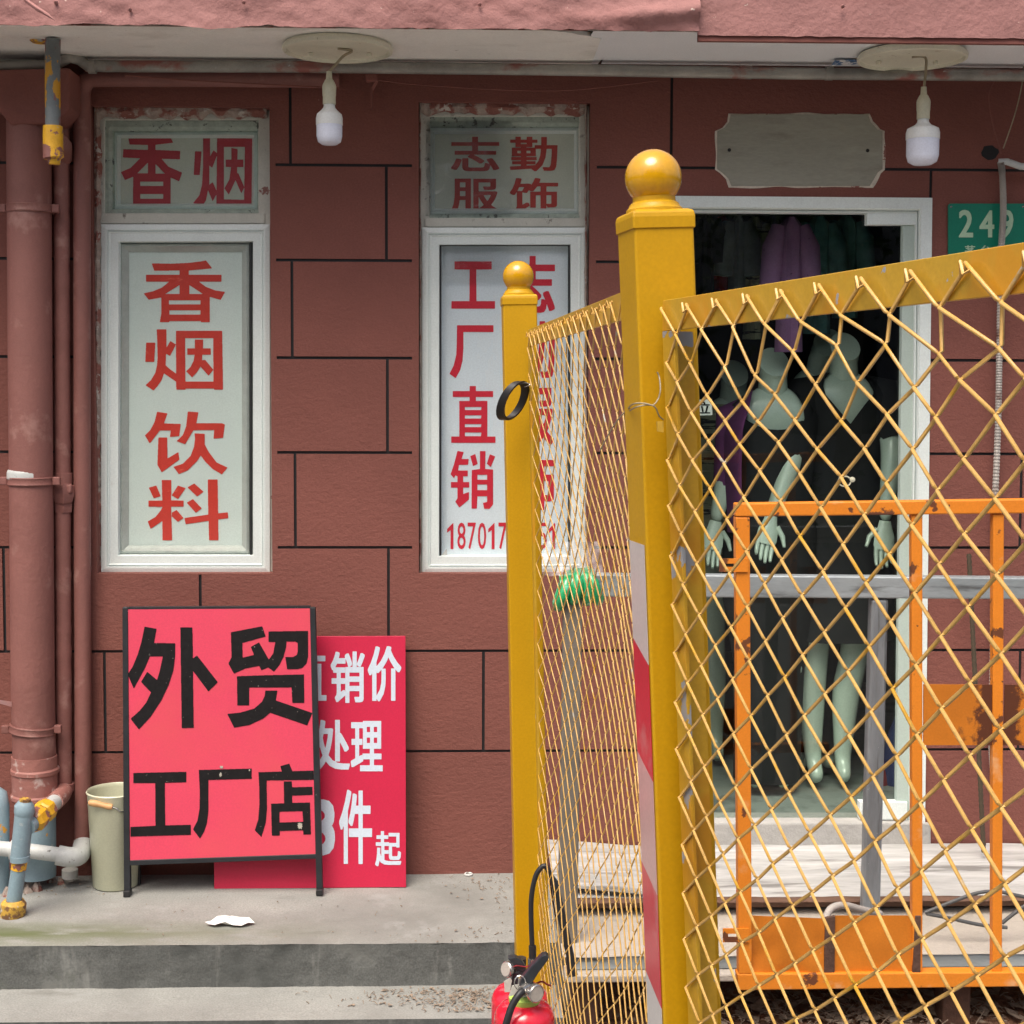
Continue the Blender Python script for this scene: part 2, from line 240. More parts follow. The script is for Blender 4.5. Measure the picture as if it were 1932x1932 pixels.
# ------------------------------------------------------------------ mesh helpers
class MB:
    def __init__(s): s.v = []; s.f = []
    def add(s, vs, fs):
        o = len(s.v); s.v += [V(p) for p in vs]; s.f += [tuple(i + o for i in f) for f in fs]; return s
    def box(s, a, b):
        (x0, y0, z0), (x1, y1, z1) = a, b
        return s.hexa([V((x0, y0, z0)), V((x1, y0, z0)), V((x1, y1, z0)), V((x0, y1, z0)), V((x0, y0, z1)), V((x1, y0, z1)), V((x1, y1, z1)), V((x0, y1, z1))])
    def hexa(s, p): return s.add(p, [(0, 3, 2, 1), (4, 5, 6, 7), (0, 1, 5, 4), (1, 2, 6, 5), (2, 3, 7, 6), (3, 0, 4, 7)])
    def slab(s, q, back):      # q: four front corners, back: offset vector
        back = V(back); return s.hexa([V(p) for p in q] + [V(p) + back for p in q])
    def bar(s, p0, p1, w, d, xd=V((1, 0, 0))):
        a = (V(p1) - V(p0)).normalized(); x = (V(xd) - a * a.dot(V(xd))).normalized(); y = a.cross(x)
        c = [x * (i * w / 2) + y * (j * d / 2) for i, j in ((-1, -1), (1, -1), (1, 1), (-1, 1))]
        return s.hexa([V(p0) + k for k in c] + [V(p1) + k for k in c])
    def tube(s, pts, r, n=8, caps=True, closed=False, flat=None):
        pts = [V(p) for p in pts]; N = len(pts); rs = r if isinstance(r, (list, tuple)) else [r] * N
        o = len(s.v); ref = None
        for i, p in enumerate(pts):
            t = (pts[(i + 1) % N] - pts[i - 1]) if closed else (pts[min(i + 1, N - 1)] - pts[max(i - 1, 0)])
            if t.length < 1e-9: t = V((0, 0, 1))
            t.normalize()
            if ref is None: ref = t.orthogonal().normalized()
            ref = (ref - t * t.dot(ref)).normalized(); b = t.cross(ref)
            for k in range(n):
                a = 2 * math.pi * k / n; s.v.append(p + (ref * math.cos(a) + b * math.sin(a)) * rs[i])
        for i in range(N if closed else N - 1):
            j = (i + 1) % N
            for k in range(n): k2 = (k + 1) % n; s.f.append((o + i * n + k, o + i * n + k2, o + j * n + k2, o + j * n + k))
        if caps and not closed: s.f.append(tuple(o + k for k in range(n))[::-1]); s.f.append(tuple(o + (N - 1) * n + k for k in range(n)))
        return s
    def lathe(s, prof, c, ax=(0, 0, 1), n=24, caps=True):     # prof: (r, h)
        ax = V(ax).normalized(); x = ax.orthogonal().normalized(); y = ax.cross(x); o = len(s.v); c = V(c)
        for r, h in prof:
            for k in range(n): a = 2 * math.pi * k / n; s.v.append(c + ax * h + (x * math.cos(a) + y * math.sin(a)) * r)
        for i in range(len(prof) - 1):
            for k in range(n): k2 = (k + 1) % n; s.f.append((o + i * n + k, o + i * n + k2, o + (i + 1) * n + k2, o + (i + 1) * n + k))
        if caps: s.f.append(tuple(o + k for k in range(n))[::-1]); s.f.append(tuple(o + (len(prof) - 1) * n + k for k in range(n)))
        return s
    def grid(s, fn, nu, nv):
        o = len(s.v)
        for j in range(nv + 1):
            for i in range(nu + 1): s.v.append(V(fn(i / nu, j / nv)))
        for j in range(nv):
            for i in range(nu): a = o + j * (nu + 1) + i; s.f.append((a, a + 1, a + nu + 2, a + nu + 1))
        return s
    def prism(s, poly, off):
        o = len(s.v); n = len(poly); s.v += [V(p) for p in poly] + [V(p) + V(off) for p in poly]
        s.f.append(tuple(o + i for i in range(n))[::-1]); s.f.append(tuple(o + n + i for i in range(n)))
        for i in range(n): j = (i + 1) % n; s.f.append((o + i, o + j, o + n + j, o + n + i))
        return s
    def rings(s, rs, caps=True):
        o = len(s.v); n = len(rs[0])
        for r in rs: s.v += [V(p) for p in r]
        for i in range(len(rs) - 1):
            for k in range(n): k2 = (k + 1) % n; s.f.append((o + i * n + k, o + i * n + k2, o + (i + 1) * n + k2, o + (i + 1) * n + k))
        if caps: s.f.append(tuple(o + k for k in range(n))[::-1]); s.f.append(tuple(o + (len(rs) - 1) * n + k for k in range(n)))
        return s
    def build(s, name, mat, parent=None, smooth=None, bev=0, seg=2, fix=True, label=None):
        loc = V((0, 0, 0))
        if parent is not None: loc = wloc(parent)
        elif s.v:
            lo = V((min(p.x for p in s.v), min(p.y for p in s.v), min(p.z for p in s.v))); hi = V((max(p.x for p in s.v), max(p.y for p in s.v), 0))
            loc = V(((lo.x + hi.x) / 2, (lo.y + hi.y) / 2, lo.z))
        me = bpy.data.meshes.new(name); me.from_pydata([p - loc for p in s.v], [], s.f)
        if fix:
            bm = bmesh.new(); bm.from_mesh(me); bmesh.ops.recalc_face_normals(bm, faces=bm.faces); bm.to_mesh(me); bm.free()
        o = bpy.data.objects.new(name, me); COL.objects.link(o)
        if parent is not None: o.parent = parent
        else: o.location = loc
        o['wl'] = list(loc) if parent is None else list(loc)
        me.materials.append(W_[mat] if isinstance(mat, str) else mat)
        if smooth is not None:
            for p in me.polygons: p.use_smooth = True
            me.set_sharp_from_angle(angle=math.radians(smooth))
        if bev: mo = o.modifiers.new('bevel', 'BEVEL'); mo.width = bev; mo.segments = seg; mo.limit_method = 'ANGLE'; mo.angle_limit = math.radians(40); mo.harden_normals = False
        if label: o['label'] = label
        return o
def wloc(o):
    return V(o['wl']) if 'wl' in o else V(o.location)
def thing(name, label, cat, loc, group=None):
    o = bpy.data.objects.new(name, None); COL.objects.link(o); o.location = loc; o['wl'] = list(loc); o.empty_display_size = .1
    o['label'] = label; o['category'] = cat
    if group: o['group'] = group
    return o
def tag(o, label, cat, group=None):
    o['label'] = label; o['category'] = cat
    if group: o['group'] = group
    return o
def kind(o, k): o['kind'] = k; return o

def lerp(a, b, t): return a + (b - a) * t
def quad(x0, y0, x1, y1, Y): return [P(x0, y0, Y), P(x1, y0, Y), P(x1, y1, Y), P(x0, y1, Y)]     # TL TR BR BL
def inset(q, a, Y=None):
    s = [(1, -1), (-1, -1), (-1, 1), (1, 1)]
    r = [V((p.x + a * i, p.y, p.z + a * j)) for p, (i, j) in zip(q, s)]
    if Y is not None:
        for p in r: p.y = Y
    return r
def profile_frame(q, prof):       # prof: list of (inset, Y) swept round the rectangle
    mb = MB(); n = len(prof)
    rs = [inset(q, a, Y) for a, Y in prof]
    for i in range(n):
        for k in range(4): mb.v.append(rs[i][k])
    for i in range(n):
        j = (i + 1) % n
        for k in range(4): k2 = (k + 1) % 4; mb.f.append((i * 4 + k, i * 4 + k2, j * 4 + k2, j * 4 + k))
    return mb
GC = {}
import numpy as np
def glyph(ch, off=.028):       # the letter's strokes thickened on a fine grid, its outline traced back to a clean mesh
    if (ch, off) in GC: return GC[ch, off]
    c = bpy.data.curves.new('glyph', 'FONT'); c.body = ch; c.resolution_u = 3; c.fill_mode = 'FRONT'
    o = bpy.data.objects.new('glyph', c); COL.objects.link(o)
    me = o.evaluated_get(bpy.context.evaluated_depsgraph_get()).to_mesh(); me.calc_loop_triangles()
    vs = np.array([(v.co.x, v.co.y) for v in me.vertices]); tr = [tuple(t.vertices) for t in me.loop_triangles]
    COL.objects.unlink(o); bpy.data.objects.remove(o); bpy.data.curves.remove(c)
    S = 400; pad = off + .02; lo = vs.min(0) - pad; hi = vs.max(0) + pad; nx, ny = (int((hi[k] - lo[k]) * S) + 2 for k in (0, 1))
    g = np.zeros((ny, nx), bool); q = (vs - lo) * S
    for t in tr:
        a, b, c_ = q[t[0]], q[t[1]], q[t[2]]
        x0, y0 = np.floor(np.minimum(np.minimum(a, b), c_)).astype(int); x1, y1 = np.ceil(np.maximum(np.maximum(a, b), c_)).astype(int) + 1
        X, Y = np.meshgrid(np.arange(x0, x1), np.arange(y0, y1))
        e = lambda p, r: (r[0] - p[0]) * (Y - p[1]) - (r[1] - p[1]) * (X - p[0])
        w0, w1, w2 = e(a, b), e(b, c_), e(c_, a); m_ = ((w0 >= -.5) & (w1 >= -.5) & (w2 >= -.5)) | ((w0 <= .5) & (w1 <= .5) & (w2 <= .5))
        sub = g[max(y0, 0):y1, max(x0, 0):x1]; sub |= m_[:sub.shape[0], :sub.shape[1]]
    k = int(round(off * S))
    def spread(A, ax, kx=None):
        B = A.copy()
        for d in range(1, (k if kx is None else kx) + 1): B |= np.roll(A, d, ax) | np.roll(A, -d, ax)
        return B
    G_ = spread(spread(g, 0, int(round(k * .72))), 1).astype(float)
    for _ in range(1):
        G_ = (G_ + np.roll(G_, 1, 0) + np.roll(G_, -1, 0)) / 3; G_ = (G_ + np.roll(G_, 1, 1) + np.roll(G_, -1, 1)) / 3
    GC[ch, off] = contour(G_); return GC[ch, off]
def contour(G_, st=3, norm=True):
    G_ = G_[::st, ::st]; G_[0] = G_[-1] = 0; G_[:, 0] = G_[:, -1] = 0
    vid = {}; V2 = []; F2 = []
    def vt(key, x, y):
        if key not in vid: vid[key] = len(V2); V2.append((x, y))
        return vid[key]
    hh, ww = G_.shape; L = .5; full = {}
    ins = G_ > L
    for y in range(hh - 1):
        x = 0
        while x < ww - 1:
            cc = [ins[y, x], ins[y, x + 1], ins[y + 1, x + 1], ins[y + 1, x]]
            if not any(cc): x += 1; continue
            if all(cc):
                x2 = x
                while x2 < ww - 1 and ins[y, x2] and ins[y, x2 + 1] and ins[y + 1, x2 + 1] and ins[y + 1, x2]: x2 += 1
                F2.append((vt(('v', x, y), x, y), vt(('v', x2, y), x2, y), vt(('v', x2, y + 1), x2, y + 1), vt(('v', x, y + 1), x, y + 1))); x = x2; continue
            P4 = [(x, y), (x + 1, y), (x + 1, y + 1), (x, y + 1)]; poly_ = []
            for n_ in range(4):
                p, r = P4[n_], P4[(n_ + 1) % 4]; vp, vr = G_[p[1], p[0]], G_[r[1], r[0]]
                if cc[n_]: poly_.append(vt(('v', *p), *p))
                if cc[n_] != cc[(n_ + 1) % 4]: t = (L - vp) / (vr - vp); poly_.append(vt(('e', *min(p, r), *max(p, r)), p[0] + (r[0] - p[0]) * t, p[1] + (r[1] - p[1]) * t))
            if len(poly_) > 2: F2.append(tuple(poly_))
            x += 1
    A = np.array(V2, float)
    if not norm: return A * st, F2
    mn = A.min(0); mx = A.max(0); A = (A - mn) / (mx - mn)
    return [tuple(p) for p in A], F2
def cut(polys, holes, ox, oy, sx, sy, fn, mat, parent, dx=0, dy=0):   # hand cut letter: filled shapes minus holes, as one clean sheet
    al = [p for q in polys for p in q]; x0 = min(p[0] for p in al) - 6; y0 = min(p[1] for p in al) - 6; x1 = max(p[0] for p in al) + 6; y1 = max(p[1] for p in al) + 6
    k = 420 / max(x1 - x0, y1 - y0); W2, H2 = int((x1 - x0) * k), int((y1 - y0) * k); g = np.zeros((H2, W2), bool)
    Y, X = np.mgrid[0:H2, 0:W2]; X = X / k + x0; Y = Y / k + y0
    def inside(q):
        r = np.zeros((H2, W2), bool); n = len(q)
        for i in range(n):
            (xa, ya), (xb, yb) = q[i], q[(i + 1) % n]
            if ya == yb: continue
            c = ((ya > Y) != (yb > Y)) & (X < (xb - xa) * (Y - ya) / (yb - ya) + xa); r ^= c
        return r
    for q in polys: g |= inside(q)
    for q in holes: g &= ~inside(q)
    G_ = g.astype(float); G_ = (G_ + np.roll(G_, 1, 0) + np.roll(G_, -1, 0)) / 3; G_ = (G_ + np.roll(G_, 1, 1) + np.roll(G_, -1, 1)) / 3
    A, F2 = contour(G_, 2, False); mb = MB(); R_ = 966 / 1083
    mb.add([fn((ox + (a / k + x0) * sx + dx) * R_, (oy + (b / k + y0) * sy + dy) * R_) for a, b in A], [f[::-1] for f in F2])
    return mb.build('character', mat, parent, fix=False)
def put(ch, box, fn, mat, parent, off=.028, name='character'):   # fn(px, py) -> world point
    vs, fs = glyph(ch, off); x0, y0, x1, y1 = box
    mb = MB(); mb.add([fn(lerp(x0, x1, a), lerp(y1, y0, b)) for a, b in vs], fs)
    return mb.build(name, mat, parent, fix=False)

YW = 4.90                 # facade plane
ZP = .25                  # platform top
YBASE = G(500, 1650, ZP).y
ZP = P(500, 1650, YW).z   # platform level from where the wall meets it
YEDGE = G(500, 1782, ZP).y
ZS = P(500, 1862, YEDGE).z
YS = G(500, 1925, ZS).y
print('ZP', ZP, 'edge', YEDGE, 'ZS', ZS, 'YS', YS)

# ------------------------------------------------------------------ ground, steps
kind(MB().grid(lambda u, v: (lerp(-60, 60, u), lerp(-60, 60, v), 0), 40, 40).build('road', 'asphalt'), 'structure')
XR = G(1042, 1700, ZP).x
def wob(p, a, s=8): return a * noise.noise(V(p) * s)
mb = MB()
def edge_y(x): return YEDGE + .006 * noise.noise(V((x * 5, 1, 0))) + .005 * noise.noise(V((x * 22, 2, 0)))
def plat(u, v):
    x = lerp(-3.2, XR, u); y = lerp(edge_y(x), YW + .05, v); return (x, y, ZP + (wob((x, y, 0), .004, 3) if 0 < v else 0))
kind(MB().grid(plat, 400, 20).build('platform_paving', 'moss', smooth=60), 'structure')
def ris(u, v):
    x = lerp(-3.2, XR, u); z = lerp(ZP, ZS, v); a = (.007 * max(0, noise.noise(V((x * 9, 3, 1))) + .15) if v == 0 else 0)
    return (x, edge_y(x) - .001 + (.007 * abs(noise.noise(V((x * 14, z * 20, 5)))) if 0 < v < 1 else 0), z - (.004 * max(0, noise.noise(V((x * 16, 3, 1)))) if v == 0 else 0))
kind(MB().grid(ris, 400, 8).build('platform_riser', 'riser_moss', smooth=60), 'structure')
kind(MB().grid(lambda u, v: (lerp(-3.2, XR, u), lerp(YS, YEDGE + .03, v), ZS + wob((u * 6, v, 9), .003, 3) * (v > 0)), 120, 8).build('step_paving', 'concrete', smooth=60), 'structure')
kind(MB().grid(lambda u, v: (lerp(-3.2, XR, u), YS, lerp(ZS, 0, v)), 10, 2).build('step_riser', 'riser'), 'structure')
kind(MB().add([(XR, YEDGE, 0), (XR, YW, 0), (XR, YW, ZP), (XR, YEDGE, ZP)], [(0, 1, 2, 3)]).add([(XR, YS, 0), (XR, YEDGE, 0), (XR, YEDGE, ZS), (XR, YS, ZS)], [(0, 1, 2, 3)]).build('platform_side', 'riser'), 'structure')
kind(MB().grid(lambda u, v: (lerp(XR, 4, u), lerp(3.9, YW + .05, v), .012 + .02 * noise.noise(V((u * 40, v * 12, 0)))), 90, 30).build('dirt_ground', 'dirt', smooth=60), 'structure')

# ------------------------------------------------------------------ facade wall: blocks with real recessed joints
wall = thing('building_wall', 'brown red stucco shopfront wall with black recessed block joints', 'wall', (0, YW, 0))
rows = [(-60, 316), (316, 494), (494, 676), (676, 856), (856, 1034), (1034, 1228), (1228, 1418), (1418, 2080)]
vj = [[547, 1268], [729, 1755], [551], [-5, 731], [557, 1926], [8, 378, 733], [198, 555, 912, 1923], [1480]]
def hy(r, x):   # joint heights follow the measured lines, left to right
    tab = {0: (-60, -60), 1: (303, 325), 2: (490, 496), 3: (671, 682), 4: (850, 859), 5: (1029, 1037), 6: (1228, 1228), 7: (1421, 1413), 8: (2080, 2080)}
    return tab[r]
zj = [P(966, sum(hy(r, 0)) / 2, YW).z for r in range(9)]; zj[0] = 3.6; zj[8] = -.02
GJ = .0048
win = [(177, 201, 511, 1082), (790, 193, 1111, 1082)]
door_px = (1236, 368, 1757, 1700)
def wx(x, y=700): return P(x, y, YW).x
ops = []          # openings incl. surround margin, in world x/z
for (x0, y0, x1, y1), mg in zip(win, (.018, .022)):
    ops.append((P(x0, 640, YW).x, P(x0, y1, YW).z, P(x1, 640, YW).x, P((x0 + x1) / 2, y0, YW).z, mg))
dl, dr = wx(1236), wx(1744, 900)
dop = (dl, -.02, dr, P(1500, 374, YW).z, 0)
def cells(x0, z0, x1, z1, holes, name, mat, parent, yf, yb):
    xs = sorted({x0, x1, *[min(max(h[0], x0), x1) for h in holes], *[min(max(h[2], x0), x1) for h in holes]})
    zs = sorted({z0, z1, *[min(max(h[1], z0), z1) for h in holes], *[min(max(h[3], z0), z1) for h in holes]})
    def solid(i, j):
        if i < 0 or j < 0 or i >= len(xs) - 1 or j >= len(zs) - 1: return False
        cx, cz = (xs[i] + xs[i + 1]) / 2, (zs[j] + zs[j + 1]) / 2
        return not any(h[0] < cx < h[2] and h[1] < cz < h[3] for h in holes)
    mb = MB(); any_ = False
    for i in range(len(xs) - 1):
        for j in range(len(zs) - 1):
            if not solid(i, j): continue
            any_ = True; a, b, c, d = xs[i], xs[i + 1], zs[j], zs[j + 1]
            mb.add([(a, yf, c), (b, yf, c), (b, yf, d), (a, yf, d)], [(0, 1, 2, 3)])
            if not solid(i - 1, j): mb.add([(a, yf, c), (a, yf, d), (a, yb, d), (a, yb, c)], [(0, 1, 2, 3)])
            if not solid(i + 1, j): mb.add([(b, yf, d), (b, yf, c), (b, yb, c), (b, yb, d)], [(0, 1, 2, 3)])
            if not solid(i, j - 1): mb.add([(b, yf, c), (a, yf, c), (a, yb, c), (b, yb, c)], [(0, 1, 2, 3)])
            if not solid(i, j + 1): mb.add([(a, yf, d), (b, yf, d), (b, yb, d), (a, yb, d)], [(0, 1, 2, 3)])
    return mb.build(name, mat, parent, fix=False) if any_ else None
big = [(o[0] - o[4], o[1] - o[4] * .2, o[2] + o[4], o[3] + o[4]) for o in ops]
holes = big + [dop[:4]]
for r in range(8):
    xs = [-3.2] + [wx(x, (rows[r][0] + rows[r][1]) / 2) for x in vj[r]] + [3.4]
    zt = zj[r] - (GJ if r else 0); zb = zj[r + 1] + GJ
    for i in range(len(xs) - 1):
        cells(xs[i] + GJ, zb, xs[i + 1] - GJ, zt, holes, 'block', 'stucco', wall, YW, YW + .008)
for o, bg_ in zip(ops, big):
    cells(*bg_, [o[:4]], 'window_surround', 'stucco', wall, YW, YW + .06)
cells(-3.2, -.02, 3.4, 3.6, holes, 'joint_backing', 'joint', wall, YW + .006, YW + .055)
# reveals
for o in ops:
    x0, z0, x1, z1 = o[:4]
    mb = MB(); y0, y1 = YW + .0005, YW + .10
    mb.box((x0 - .02, YW + .062, z0 - .02), (x0, y1, z1 + .02)); mb.box((x1, YW + .062, z0 - .02), (x1 + .02, y1, z1 + .02))
    mb.box((x0, YW + .062, z1), (x1, y1, z1 + .02)); mb.box((x0, YW + .062, z0 - .02), (x1, y1, z0))
    mb.build('reveal', 'smoothred', wall)

# ------------------------------------------------------------------ soffit, fascia
ZSF = P(600, 124, YW).z
YF = G(500, 50, ZSF).y
print('soffit', ZSF, YF)
sof = thing('soffit', 'dirty white board soffit under the pink fascia, front edge broken', 'soffit', (0, YF, ZSF))
def yl(x, y, z=ZSF): return G(x, y, z)
xs1 = G(1140, 90, ZSF).x
def sofb(x0, x1, z, mat, torn=False):
    mb = MB(); N = 160
    top = []; 
    for i in range(N + 1):
        u = i / N; x = lerp(x0, x1, u); px = 966 + (x - .1) * 640
        yf = YF + .004 * noise.noise(V((x * 14, 0, 0)))
        if torn:
            t = (x - G(1020, 60, ZSF).x) / (G(1152, 60, ZSF).x - G(1020, 60, ZSF).x)
            if 0 < t < 1: yf += .11 * t * t + .02 * t + .03 * noise.noise(V((x * 40, 1, 0))) + .012
            elif x > G(700, 60, ZSF).x and t <= 0: yf += .006
        for y in (yf, YW - .03): mb.v += [V((x, y, z)), V((x, y, z + .012))]
    for i in range(N):
        a = i * 4; b = a + 4
        mb.f += [(a, a + 2, b + 2, b), (a + 1, b + 1, b + 3, a + 3), (a, b, b + 1, a + 1), (a + 2, a + 3, b + 3, b + 2)]
    return mb.build('soffit_board', mat, sof)
sofb(-3.2, xs1 - .02, ZSF, 'soffit', True)
sofb(xs1 + .012, 3.4, ZSF + .003, 'soffit2')
MB().add([(xs1 - .05, YF + .01, ZSF + .002), (xs1 + .04, YF + .01, ZSF + .002), (xs1 + .0, YW - .04, ZSF + .002), (xs1 - .07, YW - .04, ZSF + .002)], [(0, 1, 2, 3)]).build('joint_strip', 'soffit2', sof)
MB().box((-3.2, YF + .01, ZSF + .10), (3.4, YW + .05, ZSF + .12)).build('void_lining', 'joint', sof)
fas = thing('fascia', 'faded pink red painted fascia with a wrinkled bulging skin', 'fascia', (0, YF, ZSF))
xk = G(1335, 30, ZSF).x
def fasf(u, v):
    x = lerp(-3.2, xk, u); z = ZSF - .006 + v * .5
    t = max(0, min(1, (x - G(1000, 30, ZSF).x) / (xk - G(1000, 30, ZSF).x)))
    y = YF - .018 - .010 * noise.noise(V((x * 4, z * 9, 0))) - .004 * noise.noise(V((x * 18, z * 30, 3)))
    y -= .012 * max(0, noise.noise(V((x * 2.3, z * 3 + 4, 5)))) + .004 * abs(noise.noise(V((x * 9 + z * 20, z * 6, 5)))) + t * (.035 * math.exp(-((v * .5 - .06 + .05 * (1 - t)) / .03) ** 2) + .02 * math.sin(x * 26 + z * 30) * math.exp(-(v * .5 / .08)) * .5)
    zl = .010 * noise.noise(V((x * 6, 7, 0))) + .004 * noise.noise(V((x * 30, 7, 0)))
    return (x, y, z + zl * (1 - v))
MB().grid(fasf, 360, 60).build('fascia_skin', 'fascia', fas, smooth=60)
def fasr(u, v):
    x = lerp(xk - .004, 3.4, u); z = ZSF - .016 + v * .5
    return (x, YF - .014 - .003 * noise.noise(V((x * 6, z * 12, 2))), z + (1 - v) * .003 * noise.noise(V((x * 25, 7, 0))))
MB().grid(fasr, 200, 30).build('fascia_board', 'fascia', fas, smooth=60)
MB().box((xk, YF - .008, ZSF - .030), (3.4, YF + .012, ZSF - .004)).build('drip_edge', 'smoothred', fas)
MB().box((-3.2, YF - .006, ZSF - .003), (xk, YF + .002, ZSF + .5)).build('fascia_back', 'plaster', fas)
for x, y in ((905, 8), (460, 4), (1255, 22), (1590, 12), (105, 4), (245, 18)):
    p = P(x, y, YF - .03); MB().lathe([(.001, -.010), (.005, -.004), (.006, 0), (.003, .006), (.001, .008)], p, (0, -1, .4), 7).build('nail_head', 'fascia', fas, smooth=60)
pts = [C(48, 0, 4.2), C(70, 16, 4.18), C(90, 28, 4.16), C(103, 38, 4.15)]
tag(MB().tube(pts, [.006, .007, .005, .001], 6).build('splinter', 'fascia', smooth=60), 'pale splinter hanging off the fascia at the upper left corner', 'splinter')

# ------------------------------------------------------------------ windows
def window(idx, boxes, Yf, label, bd_t, bd, gl, trim):
    (ox0, oy0, ox1, oy1), (tx0, ty0, tx1, ty1), (fx0, fy0, fx1, fy1), (gx0, gy0, gx1, gy1) = boxes
    base = P((ox0 + ox1) / 2, oy1, Yf)
    w = thing('window', label, 'window', base)
    q = quad(ox0, oy0, ox1, oy1, Yf)
    # rough plaster edge around the old outer frame
    mbp = MB()
    qq = [P(ox0 - 6, oy0 - 13, Yf - .03), P(ox1 + 1, oy0 - 13, Yf - .03), P(ox1 + 2, oy1 + 1, Yf - .02), P(ox0 - 6, oy1 + 2, Yf - .02)]
    N = 70
    def edge(a, b, wd, ins, j):
        for k in range(N):
            p, q2 = a.lerp(b, k / N), a.lerp(b, (k + 1) / N)
            w1 = wd * (1 + .5 * noise.noise(p * 30)); h1 = .012 + .010 * noise.noise(p * 45 + V((j, 0, 0)))
            w2 = wd * (1 + .5 * noise.noise(q2 * 30)); h2 = .012 + .010 * noise.noise(q2 * 45 + V((j, 0, 0)))
            i1 = V(ins) + V((0, .6, 0))
            mbp.add([p, p + i1 * w1 * .5 - V((0, h1, 0)), p + i1 * w1, q2, q2 + i1 * w2 * .5 - V((0, h2, 0)), q2 + i1 * w2], [(0, 1, 4, 3), (1, 2, 5, 4)])
    edge(qq[0], qq[1], .034, (0, 0, -1), 3); edge(qq[0], qq[3], .020 if not idx else .006, (1, 0, 0), 9)
    if idx: edge(qq[1], qq[2], .008, (-1, 0, 0), 5)
    mbp.build('plaster_edge', 'plaster', w, smooth=50)
    # old fixed outer frame
    profile_frame(q, [(-.05, Yf - .004), (.022, Yf - .004), (.026, Yf + .002), (.026, Yf + .05), (-.05, Yf + .05)]).build('outer_frame', 'oldframe', w)
    MB().slab(inset(q, -.06, Yf + .052), (0, .01, 0)).build('back_board', 'oldframe', w)
    # transom light
    tq = quad(tx0, ty0, tx1, ty1, Yf + .006)
    w_t = MB().slab(inset(tq, -.01, Yf + .034), (0, .004, 0)).build('transom_panel', bd_t, w)
    profile_frame(inset(tq, 0), [(-.02, Yf + .001), (0, Yf - .001), (.010, Yf + .004), (.014, Yf + .022), (.02, Yf + .034), (-.02, Yf + .034)]).build('sealant_strip', 'sealant', w, smooth=30)
    profile_frame(inset(tq, .014), [(0, Yf + .022), (.010, Yf + .016), (.018, Yf + .032), (0, Yf + .034)]).build('transom_trim', 'frame', w)
    MB().add(inset(tq, .0, Yf + .012), [(0, 1, 2, 3)]).build('glass_pane', gl[0], w, fix=False)
    # transom bar
    bq = [P(ox0 + 4, ty1 + 1, Yf - .008), P(ox1 - 2, ty1 + 1, Yf - .008), P(ox1 - 2, fy0 - 2, Yf - .008), P(ox0 + 4, fy0 - 2, Yf - .008)]
    MB().slab(bq, (0, .04, 0)).build('transom_bar', 'oldframe', w, bev=.003)
    # casement
    fq = quad(fx0, fy0, fx1, fy1, Yf)
    profile_frame(fq, [(0, Yf - .014), (.014, Yf - .018), (.020, Yf - .018), (.0205, Yf - .012), (.024, Yf - .012), (.0245, Yf - .016), (.026, Yf - .016), (.030, Yf - .012), (.055, Yf - .012), (.058, Yf + .006), (.058, Yf + .04), (0, Yf + .04)]).build('casement_frame', 'frame', w)
    gq = quad(gx0, gy0, gx1, gy1, Yf + .02)
    if trim:
        profile_frame(inset(gq, -.004), [(-.002, Yf + .000), (.003, Yf + .000), (.005, Yf + .008), (-.002, Yf + .02)]).build('gasket', 'blackplastic', w)
        profile_frame(inset(gq, .004), [(0, Yf + .012), (.008, Yf + .008), (.012, Yf + .014), (.020, Yf + .020), (.026, Yf + .028), (0, Yf + .03)]).build('metal_trim', 'alum', w, smooth=25)
    else:
        profile_frame(inset(gq, -.004), [(0, Yf - .002), (.005, Yf - .002), (.006, Yf + .008), (0, Yf + .02)]).build('gasket', 'blackplastic', w)
    w_m = MB().slab(inset(gq, -.02, Yf + .030), (0, .004, 0)).build('sign_panel', bd, w)
    MB().add(inset(gq, -.004, Yf + .004), [(0, 1, 2, 3)]).build('glass_pane', gl[1], w, fix=False)
    return w, w_t, w_m
YG = YW + .055
w1, w1t, w1m = window(0, ((184, 212, 502, 1078), (206, 240, 492, 401), (193, 424, 510, 1079), (225, 458, 473, 1046)), YG,
            'white framed window lettered in red for cigarettes and drinks, beside the downpipes', 'board1t', 'board1', (GL, GL), True)
w2, w2t, w2m = window(1, ((797, 206, 1107, 1078), (802, 232, 1102, 410), (797, 430, 1108, 1080), (832, 464, 1072, 1048)), YG,
            'white framed window lettered in crimson with a phone number, behind the yellow ball post', 'board2t', 'board2', (GLW, GLW), False)
def crfilm(x0, y0, x1, y1, amp, fq, seed):
    def f(u, v):
        p = P(lerp(x0, x1, u), lerp(y0, y1, v), YG - .004); e = min(1, 6 * min(u, 1 - u, v, 1 - v))
        r_ = sum(max(0, .10 - abs(noise.noise(V((u * fq * k, v * fq * k * .8, seed + k))))) / k for k in (1, 2.1)) * 10 * max(0, noise.noise(V((u * 3, v * 3, seed + 9))) + .15); return p + V((0, -amp * r_ * e, 0))
    return MB().grid(f, 120, 110)
crfilm(803, 228, 965, 408, .012, 4, 3).build('crumpled_film', GLF, w2, smooth=30)
crfilm(836, 462, 960, 520, .009, 4, 8).build('crumpled_film', GLF, w2, smooth=30)
tf = lambda Y: (lambda x, y: P(x, y, Y))
T1 = tf(YG + .0325); T2 = tf(YG + .0285)
